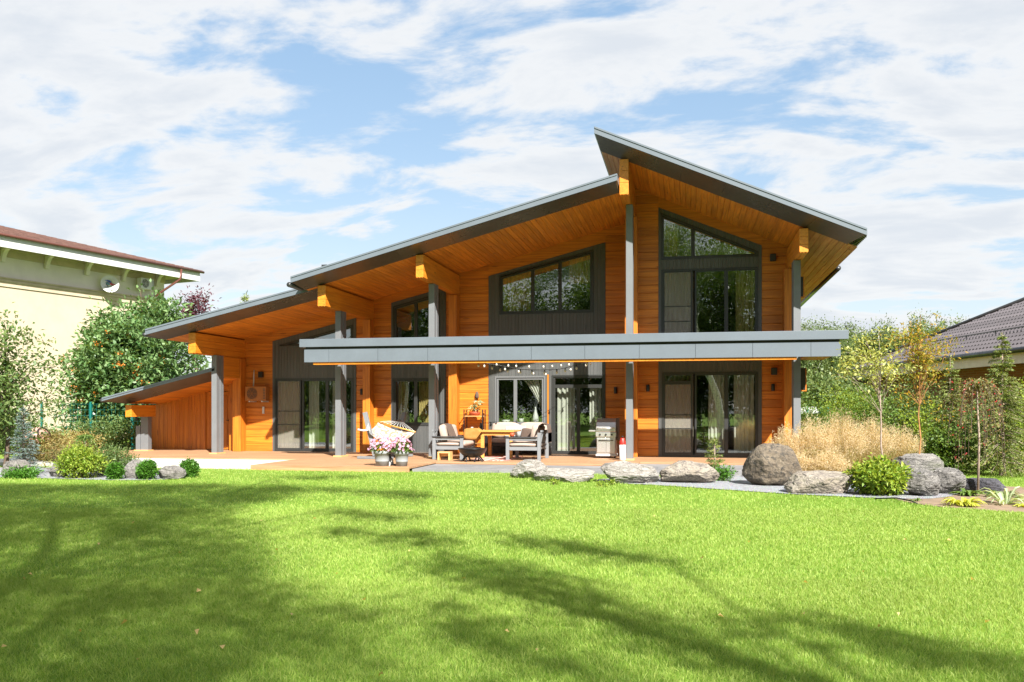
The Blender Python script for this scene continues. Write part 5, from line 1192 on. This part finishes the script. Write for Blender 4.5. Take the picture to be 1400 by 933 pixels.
MB().tube([b, b + Vector((.01, 0, .5)), b + Vector((0, .02, .78))], [.025, .02, .018], 7).build('trunk', M['bark_pale'], rt_)
V = []
for k in range(60):
    a = rng.uniform(0, 6.28); q = rng.uniform(.15, .36); s_ = np.linspace(0, 1, 14); P = np.stack([b.x + math.cos(a) * q * s_, b.y + math.sin(a) * q * s_, b.z + .8 + .12 * np.sin(s_ * 2.2) - .50 * s_ ** 2.2 * rng.uniform(.5, 1.1)], 1)
    V.append(leaves(P, rng.normal(size=(14, 3)) * .5 + [math.cos(a) * .4, math.sin(a) * .4, -.6], .07, .018, rng, .2))
link_mesh('crown', np_mesh('crown', np.concatenate(V)), L['mid'], rt_)
# rowan with berries
b = G(185, 33.0); rw = np.array(b); C = np.concatenate([rnd_crown(rw + [0, 0, 3.0], (2.25, 2.0, 2.55), 400, rng, .5, .24), rnd_crown(rw + [-1.2, -.2, 1.6], (1.6, 1.4, 1.5), 110, rng, .5, .3), rnd_crown(rw + [.8, 0, 4.5], (1.0, 1.1, 1.25), 60, rng, .5, .25), rnd_crown(rw + [-.5, -.2, 4.0], (1.2, 1.2, 1.1), 70, rng, .5, .2)]); C = C[C[:, 2] > .25]
rt_ = tree('rowan_tree', 'large rowan tree with orange berry clusters between the cream house and the garage', 'tree', b, rw + [.2, .1, 6.0], .11, C, rng, 'rowan', 56, .20, .10, 'bark', .28, 70, group=None)
V = []
Cf = C[(C[:, 1] < np.median(C[:, 1])) & (C[:, 2] > 1.6)]
for q in Cf[rng.permutation(len(Cf))[:70]]:
    q = q + rng.normal(size=3) * .2; q[1] -= .42
    if math.sin(q[0] * 2.1 + q[2] * 1.7) < -.35: continue
    Pn = q + rng.normal(size=(26, 3)) * np.array([.075, .075, .05]); V.append(np.concatenate([leaves(Pn, rng.normal(size=(26, 3)), .05, .05, rng, .0)]))
link_mesh('berries', np_mesh('berries', np.concatenate(V)), L['berry'], rt_, kind='stuff')
b = G(268, 42.0); C = rnd_crown(np.array(b) + [0, 0, 5.6], (.85, .8, 1.3), 70, rng, .4, .25); tree('plum_tree', 'dark purple leaved tree showing above the left roof beside the rowan', 'tree', b, np.array(b) + [0, 0, 6.6], .09, C, rng, 'plum', 40, .16, .08, 'bark', .22, 30)
b = G(337, 60.0); spruce('spruce_tree', 'spruce whose green tip shows above the left roof', b, 9.45, 2.3, rng, 'spruce', 26, 8, .3, 30, .3, .06)
# green mesh fences
def fence(label, pts, h, name='mesh_fence'):
    root = thing(name, label, 'fence', pts[0])
    for p in pts: MB().box(p[0] - .03, p[0] + .03, p[1] - .03, p[1] + .03, ZL, ZL + h).build('post', M['green_paint'], root)
    for a, c in zip(pts, pts[1:]):
        a, c = Vector(a), Vector(c); mb = MB(); ln_ = (c - a).length; n = int(ln_ / .12)
        for i in range(n): p = a.lerp(c, (i + .5) / n); mb.bar((p.x, p.y, ZL + .05), (p.x, p.y, ZL + h - .08), .005)
        for k in range(9): z = ZL + .05 + k * (h - .13) / 8; mb.bar((a.x, a.y, z), (c.x, c.y, z), .006)
        mb.build('mesh_panel', M['green_paint'], root)
fence('green wire mesh fence with tall green posts in front of the cream house and rowan', [tuple(G(u, t)) for u, t in ((-45, 30.2), (57, 30.6), (124, 31.0), (181, 31.3), (240, 31.6))], 1.75)
fence('green wire mesh fence behind the dry grass at the right', [tuple(G(u, t)) for u, t in ((1060, 36.0), (1104, 36.0), (1132, 36.5), (1205, 37.5), (1290, 38.5))], 1.6)
# garden cart behind the left fence post
c = G(52, 27.5); ct = thing('garden_cart', 'pale pink barrel shaped cart with a small white wheel by the green fence post', 'cart', c)
mb = MB(); mb.tube([c + Vector((-.25, 0, .42)), c + Vector((-.18, 0, .5)), c + Vector((.1, 0, .62)), c + Vector((.22, 0, .68))], [.26, .34, .34, .24], 18); M['pink'] = mat_plain('pale_pink_plastic', (0.62, 0.36, 0.28), .5); mb.build('drum', M['pink'], ct)
mb = MB(); mb.tube([c + Vector((.20, 0, .67)), c + Vector((.26, 0, .70))], [.262, .25], 18, False); mb.build('band', M['black'], ct)
mb = MB(); mb.bar(c + Vector((-.4, 0, .15)), c + Vector((.32, 0, .15)), .05); mb.bar(c + Vector((-.2, 0, .15)), c + Vector((-.15, 0, .4)), .04); mb.bar(c + Vector((.1, 0, .15)), c + Vector((.1, 0, .5)), .04); mb.build('frame', M['black'], ct)
MB().tube([c + Vector((.30, -.06, .12)), c + Vector((.30, .0, .12))], .14, 16).build('wheel', M['white'], ct)

# right side planting
b = GV(1203, 677); shrub('golden_shrub', 'yellow green shrub at the right between flat grey rock and layered rocks', b, (.52, .45, .29), rng, 'yellowg', 360, .085, .042, clr=.05, nper=14, up=.3)
b = GV(977, 656); spruce('young_spruce', 'tiny young conifer with an upright yellow leader beside the tan rock', b, .86, .26, rng, 'spruce', 8, 6, .1, 26, .075, .016, bark='bark_pale', rmin=.15, lift=.6)
b = GV(988, 658); shrub('low_juniper', 'low drooping green conifer at the foot of the tiny young conifer', b, (.22, .2, .14), rng, 'thuja', 70, .08, .02, clr=.05, nper=12)
for u, v, lb in ((836, 664, 'small weedy green plant at the base of the pale cracked rock'), (758, 663, 'low green weed before the long low pale rock'), (822, 666, 'tuft of green leaves between two pale rocks')):
    b = GV(u, v); shrub('weed', lb, b, (.10, .06, .045), rng, 'yellowg', 16, .06, .02, clr=.03, nper=7, cat='plant', stems=4)
# dry ornamental grass clumps
def dry_grass(label, base, rad, h, n, rng, lean=(0, 0)):
    root = thing('dry_grass', label, 'ornamental grass', base, 'clumps of dry ornamental grass'); b = np.array(base, float)
    m_ = int(n * 1.3); P = b + rng.normal(size=(m_, 3)) * np.array([rad * .22, rad * .22, 0]); D = rng.normal(size=(m_, 3)) * np.array([.42, .42, .1]) + [0, 0, 1]
    link_mesh('blades', np_mesh('blades', leaves(P, D, h * rng.uniform(.25, .62, m_), .012, rng, .5)), L['drybase'], root)
    a = rng.uniform(0, 6.28, n); q = np.sqrt(rng.uniform(0, 1, n)) * rad; s0 = b + np.stack([np.cos(a) * q * .2, np.sin(a) * q * .2, np.zeros(n)], 1)
    e = b + np.stack([np.cos(a) * q + lean[0], np.sin(a) * q + lean[1], h * (1.0 - .38 * (q / rad) ** 2) * rng.uniform(.72, 1.05, n)], 1); V = []
    mid = s0 * .45 + e * .55 + np.array([0, 0, .10 * h]); V.append(leaves(s0, mid - s0, np.linalg.norm(mid - s0, axis=1) * 1.02, .005, rng, 0)); V.append(leaves(mid, e - mid, np.linalg.norm(e - mid, axis=1), .004, rng, 0))
    link_mesh('stems', np_mesh('stems', np.concatenate(V)), L['dry'], root)
    k = 12; f = rng.uniform(0, 1.08, (n, k, 1)); Pn = (mid[:, None] * (1 - f) + e[:, None] * f + rng.normal(size=(n, k, 3)) * .045 * (1.25 - f)).reshape(-1, 3)
    D = np.repeat(e - mid, k, 0) / .3 + rng.normal(size=(n * k, 3)); link_mesh('seed_heads', np_mesh('seed_heads', leaves(Pn, D, rng.uniform(.025, .06, n * k), .009, rng, .2)), L['dry'], root)
for u, t, rad, h, n, lb in ((1075, 18.3, .40, 1.15, 420, 'dry tan grass clump growing before the rightmost grey post, behind the brown boulder'), (1110, 18.4, .52, 1.33, 620, 'dry tan grass clump just right of the rightmost grey post'), (1150, 18.6, .58, 1.47, 700, 'tall feathery dry grass clump in the middle of the tan mass'),
                            (1190, 19.2, .58, 1.38, 620, 'feathery dry grass clump left of the slender pale trunk'), (1135, 17.2, .42, .72, 380, 'low dry grass clump directly behind the flat grey rock'), (1232, 20.0, .50, 1.15, 420, 'dry grass clump between the two slender tree trunks'), (1092, 17.4, .34, .66, 260, 'low brown dry grass clump between brown boulder and flat grey rock')):
    dry_grass(lb, G(u, t), rad, h, n, rng)
# slender trees
def slender(name, label, u, t, vtop, vcr, leaf, bark, rng, wpx, n=70, nl=24, ln=.07, wd=.035, lean=0, r0=.022, droop=.0, nper=16, start=.45, du=0):
    b = G(u, t); zt = zat(vtop, t); zc = zat(vcr, t); sc = t / F_PX; c = np.array(G(u + du, t)); c[2] = (zt + zc) / 2
    C = rnd_crown(c, (wpx * sc / 2, wpx * sc / 2, (zt - zc) / 2), n, rng, .45, .3); tp = np.array(b) + [lean, 0, zt - b.z - .1]
    return tree(name, label, 'tree', b, tp, r0, C, rng, leaf, nper, ln, wd, bark, .085, nl, droop, trunk_wig=.02, start=start)
slender('slender_tree', 'slender pale trunked tree with sparse yellow green leaves right of the canopy end', 1209, 18.2, 448, 552, 'pale', 'bark_pale', rng, 100, 74, 34, .085, .042, lean=-.12, du=-14, nper=17)
slender('rowan_sapling', 'slender orange trunked young tree with orange yellow crown before the dark roof', 1257, 18.6, 425, 548, 'autumn', 'bark_orange', rng, 76, 100, 46, .085, .030, nper=22)
b = G(1370, 19.5); spruce('spruce_tree', 'tall young spruce with yellowish tips at the right before the dark roof', b, zat(455, 19.5) - ZL, .85, rng, 'spruce', 30, 9, .28, 95, .065, .016, bark='bark_pale')
b = G(1299, 21.5); spruce('spruce_tree', 'smaller young spruce between the orange trunked tree and the red weeping tree', b, zat(490, 21.5) - ZL, .75, rng, 'spruce', 26, 9, .3, 85, .065, .016, bark='bark_pale')
# red weeping tree
b = GV(1337, 676); rt_ = thing('weeping_tree', 'small weeping tree with reddish hanging branches and red berries at the right', 'tree', b); hb = zat(522, 15.4) - ZL
tk = [b, b + Vector((.02, 0, hb * .5)), b + Vector((-.01, 0, hb * .8)), b + Vector((-.02, 0, hb))]; MB().tube(tk, [.022, .018, .015, .01], 7).build('trunk', M['bark_pale'], rt_)
mb = MB(); V = []; VB = []
for k in range(34):
    a = rng.uniform(0, 6.28); q = rng.uniform(.25, .62); dn = rng.uniform(.5, 1.75); s_ = np.linspace(0, 1, 16)
    P = np.stack([b.x - .02 + math.cos(a) * q * np.sin(s_ * 1.57), b.y + math.sin(a) * q * np.sin(s_ * 1.57), b.z + hb * .97 + .16 * np.sin(s_ * 3.1) - dn * s_ ** 1.8], 1); mb.tube(P[::3], .004, 4, False)
    P2 = np.repeat(P, 3, 0) + rng.normal(size=(48, 3)) * .03; V.append(leaves(P2, rng.normal(size=(48, 3)) * .7 + [0, 0, -.7], rng.uniform(.03, .065, 48), .022, rng, .3))
    if rng.random() < .6: Q = P[rng.integers(3, 16, 5)] + rng.normal(size=(5, 3)) * .03; VB.append(leaves(np.repeat(Q, 3, 0), rng.normal(size=(15, 3)), .028, .026, rng, 0))
mb.build('branches', M['redbark'] if 'redbark' in M else M['bark'], rt_); link_mesh('foliage', np_mesh('foliage', np.concatenate(V)), L['redleaf'], rt_); link_mesh('berries', np_mesh('berries', np.concatenate(VB)), L['redberry'], rt_, kind='stuff')
# hostas
def hosta(label, base, r, n, leaf, rng, name='hosta', up=.9, ln=.2, wd=.075):
    root = thing(name, label, 'plant', base); b = np.array(base, float); V = []
    for k in range(n):
        a = rng.uniform(0, 6.28); l_ = ln * rng.uniform(.7, 1.2); el = rng.uniform(.25, up); d = np.array([math.cos(a), math.sin(a), 0]); sd = np.array([-d[1], d[0], 0]); prev = None
        w_ = wd * rng.uniform(.8, 1.15); prof = (.2, .75, 1.0, .85, .5, .04); pts = []
        for i, pw in enumerate(prof):
            s_ = i / 5; ctr = b + d * r * .18 + d * (l_ * 1.3 * s_) + np.array([0, 0, l_ * 1.5 * el * (s_ * 1.55 - s_ * s_ * 1.35)]); pts.append((ctr - sd * w_ * pw / 2 + [0, 0, .012 * pw], ctr, ctr + sd * w_ * pw / 2 + [0, 0, .012 * pw]))
        for i in range(5):
            for j in (0, 1): V.append(np.stack([pts[i][j], pts[i][j + 1], pts[i + 1][j + 1], pts[i + 1][j]])[None])
    link_mesh('leaves', np_mesh('leaves', np.concatenate(V)), L[leaf], root)
hosta('bright yellow green hosta on the sandy soil in front of the red weeping tree', GV(1316, 692), .3, 46, 'hosta_y', rng, up=.8)
hosta('pale silvery striped plant with long pointed leaves on the sandy soil, far right', GV(1374, 690), .3, 34, 'hosta_w', rng, 'striped_plant', up=1.35, ln=.27, wd=.05)
hosta('dark green leafy plant behind the yellow green hosta', GV(1322, 678), .28, 40, 'mid', rng, up=.9, ln=.17)
hosta('dark green leafy plant behind the silvery striped plant', GV(1368, 680), .3, 44, 'hedge', rng, up=.9, ln=.18)
hosta('small yellow green plant cut by the right edge of the picture', GV(1403, 694), .2, 20, 'hosta_y', rng, up=.7, ln=.14)
hosta('single small sprout on the sandy soil next to the black hose', GV(1253, 686), .1, 7, 'mid', rng, 'sprout', up=1.0, ln=.09, wd=.04)
MB().tube([GV(1195, 682, ZL + .03), GV(1225, 681, ZL + .05), GV(1246, 685, ZL + .04), GV(1254, 689, ZL + .02)], .012, 6).build('hose', M['black'], base=GV(1225, 682)); tag(bpy.data.objects['hose.001'] if 'hose.001' in bpy.data.objects else bpy.data.objects['hose'], 'thin black irrigation hose lying on the gravel edge before the layered rocks', 'hose')
# shrubs along the right border
for u, t, r, leaf, lb in ((1190, 24, (.8, .7, .95), 'mid', 'green shrub behind the dry grass, below the end of the dark roof'), (1240, 25, (.9, .8, 1.15), 'hedge', 'dark green shrub under the dark roof between the two slender trees'), (1300, 20.5, (.75, .6, .62), 'mid', 'rounded green shrub behind the layered rocks'),
                           (1345, 22.5, (.9, .7, .85), 'hedge', 'dense green shrub behind the red weeping tree'), (1405, 20.5, (.7, .6, .95), 'yellowg', 'yellowish green shrub at the right edge below the tall young spruce'), (1270, 23.0, (.6, .6, .75), 'yellowg', 'light green shrub right of the orange trunk'),
                           (1120, 33, (1.1, .8, .85), 'mid', 'green bush in front of the green fence behind the dry grass'), (1165, 34, (1.2, .8, 1.1), 'yellowg', 'yellow green bush by the fence, left of the dark roof')):
    b = G(u, t); shrub('garden_shrub', lb, b, r, rng, leaf, int(190 * r[0] * r[2] + 90), .085, .045, clr=.10, nper=22, stems=22, lump=.25)
b = G(1104, 44); gz = thing('garden_swing', 'white canopy of a garden swing showing just right of the last grey post', 'garden swing', b)
MB().prism([b + Vector((-.9, 0, 1.55)), b + Vector((.4, 0, 1.62)), b + Vector((.55, 0, 1.35)), b + Vector((.5, 0, 1.28)), b + Vector((-.9, 0, 1.28))], (0, 1.2, 0)).build('canopy', M['white'], gz)
for x in (-.8, .45): MB().box(b.x + x - .03, b.x + x + .03, b.y, b.y + .06, ZL, b.z + 1.3).build('pole', M['white'], gz)
# far birch wood
far_lab = 'tall birch of the distant wood beyond the fence, right of the timber house'
def far_proto(seed, h):
    rg = np.random.default_rng(seed); b = Vector((0, 0, 0)); C = np.concatenate([rnd_crown([0, 0, h * .58], (h * .15, h * .15, h * .40), 190, rg, .5, .25)]); C = C[C[:, 2] > h * .12]
    root = tree('birch_tree', far_lab, 'tree', b, (rg.normal() * .3, 0, h * .97), h * .013, C, rg, 'far', 70, .26, .16, 'birch', h * .036, 14, .5, 'birches of the distant wood', .12, spread=(.8, .8, 1.3)); return root
def place_copy(root, loc, yaw, sc):
    r_ = root.copy(); COL.objects.link(r_); r_.location = loc; r_.rotation_euler = (0, 0, yaw); r_.scale = (sc,) * 3
    for ch in root.children: c_ = ch.copy(); COL.objects.link(c_); c_.parent = r_
    return r_
protos = [far_proto(301, 12.5), far_proto(302, 12.5), far_proto(303, 12.5)]; rgf = random.Random(9)
spots = [(1080 + i * 16 + rgf.uniform(-5, 5), 96 + rgf.uniform(-6, 8), rgf.uniform(.70, .88)) for i in range(17)] + [(1072 + i * 21, 112 + rgf.uniform(-5, 8), rgf.uniform(.86, 1.0)) for i in range(14)]
for i, (u, t, sc) in enumerate(spots):
    p = G(u, t)
    if i < 3: protos[i].location = p; protos[i].scale = (sc,) * 3
    else: place_copy(protos[i % 3], p, rgf.uniform(0, 6.28), sc)
for u, t, r, lb in ((1110, 78, (5.5, 2.5, 2.2), 'bushy undergrowth in front of the distant birches, next to the last grey post'), (1190, 82, (6, 2.5, 2.0), 'bushy undergrowth in front of the distant birches, left of the dark roof')):
    shrub('bush', lb, G(u, t), r, rng, 'far', 420, .34, .2, clr=.35, nper=22, stems=20, lump=.3)

# ------------------------------------------------------------------ birches behind the viewer: they shade the lawn and mirror in the panes
SH = [  # boughs: (pixel polyline of the shade they throw on the lawn, half width in metres, clumps per metre)
    ([(1430, 930), (1290, 893), (1180, 868), (1100, 853), (985, 855)], .13, 10), ([(1420, 945), (1250, 910), (1120, 880)], .18, 6), ([(1060, 940), (1030, 925), (900, 870), (830, 840), (740, 810), (650, 790), (570, 775)], .15, 10),
    ([(910, 770), (850, 763), (760, 747), (690, 737)], .20, 11), ([(800, 812), (700, 785), (620, 760)], .16, 9), ([(800, 930), (780, 915), (700, 885), (640, 855), (560, 830)], .20, 7), ([(690, 900), (650, 860)], .20, 7),
    ([(620, 742), (540, 735), (460, 728)], .32, 12), ([(600, 681), (520, 675), (440, 670), (360, 672)], .40, 12), ([(560, 712), (500, 704), (440, 700)], .30, 8), ([(480, 652), (420, 652), (370, 656)], .60, 10)]
fine_lights = [(410, 782, 70, 18), (360, 693, 50, 6), (430, 688, 55, 6), (350, 718, 40, 6), (520, 812, 60, 18), (560, 870, 40, 10), (620, 905, 40, 8), (250, 745, 30, 4), (120, 720, 40, 3), (300, 850, 30, 6)]
rng = np.random.default_rng(77); pts = []; bough_paths = []
def lift(p, t): return np.array([p[0] + TO_SUN.x / TO_SUN.z * t, p[1] + TO_SUN.y / TO_SUN.z * t, ZL + t])
for poly, hw, dn in SH:
    W = [np.array(GV(u, v)) for u, v in poly]; ts = []; path = []
    for i in range(len(W) - 1):
        ln_ = np.linalg.norm(W[i + 1] - W[i]); n = max(2, int(ln_ * dn))
        for k in range(n):
            f = (k + rng.random()) / n; q = W[i] + (W[i + 1] - W[i]) * f; q = q + rng.normal(size=3) * np.array([hw * .62, hw * .62, 0]); pts.append((q, 9.6 + rng.normal() * .35))
    bough_paths.append([lift(w_, 9.6) for w_ in W])
def light(u, v): return any(((u - a) / ra) ** 2 + ((v - b) / rb_) ** 2 < 1 for a, b, ra, rb_ in fine_lights)
edge = lambda v: np.interp(v, (655, 680, 700, 740, 770, 800, 830, 870, 900, 933, 1000), (430, 380, 310, 340, 350, 410, 440, 500, 580, 670, 800))
n = 0
while n < 1000:
    x, y = rng.uniform(-14.5, 1.5), rng.uniform(3.0, 18.2); q = np.array([x, y, ZL]); d = -SN * x + CS * y; r_ = CS * x + SN * y
    if d < 2.5: continue
    u = 700 + F_PX * r_ / d; v = VPY + F_PX * (EYE - ZL) / d
    if v < 664 or u < -160: continue
    if u < edge(v) + rng.normal() * 18 and not light(u, v): pts.append((q, 9.9 + .9 * math.sin(x * .55) * math.cos(y * .4) + rng.normal() * .45)); n += 1
C = np.array([lift(q, t) for q, t in pts]); NB = len(pts) - 1000; in_block = np.arange(len(pts)) >= NB
def bough_tree(label, base, Csel, paths, seed, blk):
    rg = np.random.default_rng(seed); root = thing('birch_tree', label, 'tree', base, 'birches standing behind the viewer'); b = np.array(base, float); top = Csel.mean(0) + [0, 0, 2.5]; top = b * .35 + top * .65; top[2] = 11.5
    k = 12; pth = [b + (top - b) * (i / (k - 1)) + np.array([.25 * math.sin(i * .9), .2 * math.cos(i * .7), 0]) * (i > 0) for i in range(k)]; MB().tube(pth, [.24 * (1 - .75 * i / (k - 1)) for i in range(k)], 12, False).build('trunk', M['birch'], root)
    mb = MB()
    for P in paths:
        o0 = P[0] if np.linalg.norm(P[0] - top) < np.linalg.norm(P[-1] - top) else P[-1]; seq = P if o0 is P[0] else P[::-1]; s0 = b + (top - b) * .72
        full = [s0, (s0 + seq[0]) / 2 + [0, 0, .5]] + list(seq); m_ = len(full); mb.tube(full, [.032 * (1 - .8 * i / (m_ - 1)) for i in range(m_)], 7, False)
    limbs(mb, b, top, Csel, rg, .05, 40, .45); mb.build('limbs', M['birch'], root)
    link_mesh('crown', np_mesh('crown', np.concatenate([clump_leaves(Csel[~blk], .19, 36, .095, .07, rg, .3), clump_leaves(Csel[blk], .26, 100, .07, .05, rg, .3)])), L['birch'], root)
half = C[:, 0] < 2.6
bough_tree('spreading birch behind the viewer whose boughs shade the left part of the lawn', (2.0, -6.5, ZL), C[half], bough_paths[7:], 5, in_block[half])
bough_tree('spreading birch behind the viewer whose boughs shade the lower right lawn', (9.5, -6.0, ZL), C[~half], bough_paths[:7], 6, in_block[~half])
def back_birch(seed, h, label):
    rg = np.random.default_rng(seed); C2 = rnd_crown([0, 0, h * .60], (h * .24, h * .24, h * .42), 210, rg, .5, .28); C2 = C2[C2[:, 2] > h * .12]
    return tree('birch_tree', label, 'tree', Vector((0, 0, 0)), (rg.normal() * .5, .2, h * .96), h * .012, C2, rg, 'birch', 60, .26, .17, 'birch', h * .045, 30, .25, 'birches mirrored in the windows', .15)
bl = 'tall birch behind the viewer, seen only mirrored in the window panes'
bp = [back_birch(401, 15, bl), back_birch(402, 15, bl)]; rgf = random.Random(31)
sp = [(-24, -20), (-18, -23), (-12.5, -19.5), (-7, -22), (-2, -19), (3, -23), (8, -20.5), (13.5, -22), (19, -19), (25, -23), (-21, -30), (-9, -31), (1, -30), (11, -31), (21, -30)]
for i, (x, y) in enumerate(sp):
    if i < 2: bp[i].location = (x, y, ZL)
    else: place_copy(bp[i % 2], (x, y, ZL), rgf.uniform(0, 6.28), rgf.uniform(.85, 1.15))
hl = 'dark bushy hedge behind the viewer, seen only mirrored in the panes'
rg = np.random.default_rng(71); hp = shrub('hedge', hl, Vector((0, 0, 0)), (4.2, 1.8, 3.2), rg, 'birch', 520, .24, .16, clr=.32, nper=26, stems=14, lump=.2, group='hedge bushes mirrored in the windows')
for i in range(13):
    p = (-37 + i * 6.1 + rgf.uniform(-.6, .6), -27.5 + rgf.uniform(-1, 1), ZL)
    if i == 0: hp.location = p
    else: place_copy(hp, p, rgf.choice((0, math.pi)) + rgf.uniform(-.2, .2), rgf.uniform(.85, 1.2))
# ------------------------------------------------------------------ fallen leaves on the lawn
rng = np.random.default_rng(55); me = np_mesh('fallen_leaf', leaves(np.array([[-.03, 0, 0]]), np.array([[1.0, .05, .12]]), .065, .05, rng, .8, (0, 0, 5.0))); me.materials.append(L['fallen'])
me2 = np_mesh('fallen_leaf', leaves(np.array([[-.03, 0, 0]]), np.array([[1.0, -.1, .25]]), .05, .04, rng, 1.0, (0, 0, 5.0))); me2.materials.append(L['autumn'])
fx = [(33, 800), (41, 793), (182, 720), (245, 763), (305, 896), (357, 717), (378, 759), (460, 792), (497, 829), (633, 800), (693, 874), (895, 711), (1102, 805), (1098, 849), (985, 852), (1204, 867), (1238, 744), (1228, 849), (1024, 748), (1297, 745), (135, 750), (60, 700), (170, 861), (270, 874), (110, 874), (272, 817), (430, 714), (520, 937), (735, 900), (5, 896), (190, 915), (400, 850), (560, 760), (610, 708), (830, 690), (960, 770), (1180, 790), (1350, 860), (1330, 800), (760, 870)]
for i, (u, v) in enumerate(fx):
    o = bpy.data.objects.new('fallen_leaf', me if i % 3 else me2); COL.objects.link(o); p = GV(u, v, ZL); o.location = (p.x, p.y, ZL + .052)
    o.rotation_euler = (rng.uniform(-.4, .4), rng.uniform(-.5, .5), rng.uniform(0, 6.28)); s_ = rng.uniform(.45, .85); o.scale = (s_, s_, s_); tag(o, 'small dry fallen birch leaf lying on the mown lawn', 'leaf', 'fallen leaves on the lawn')
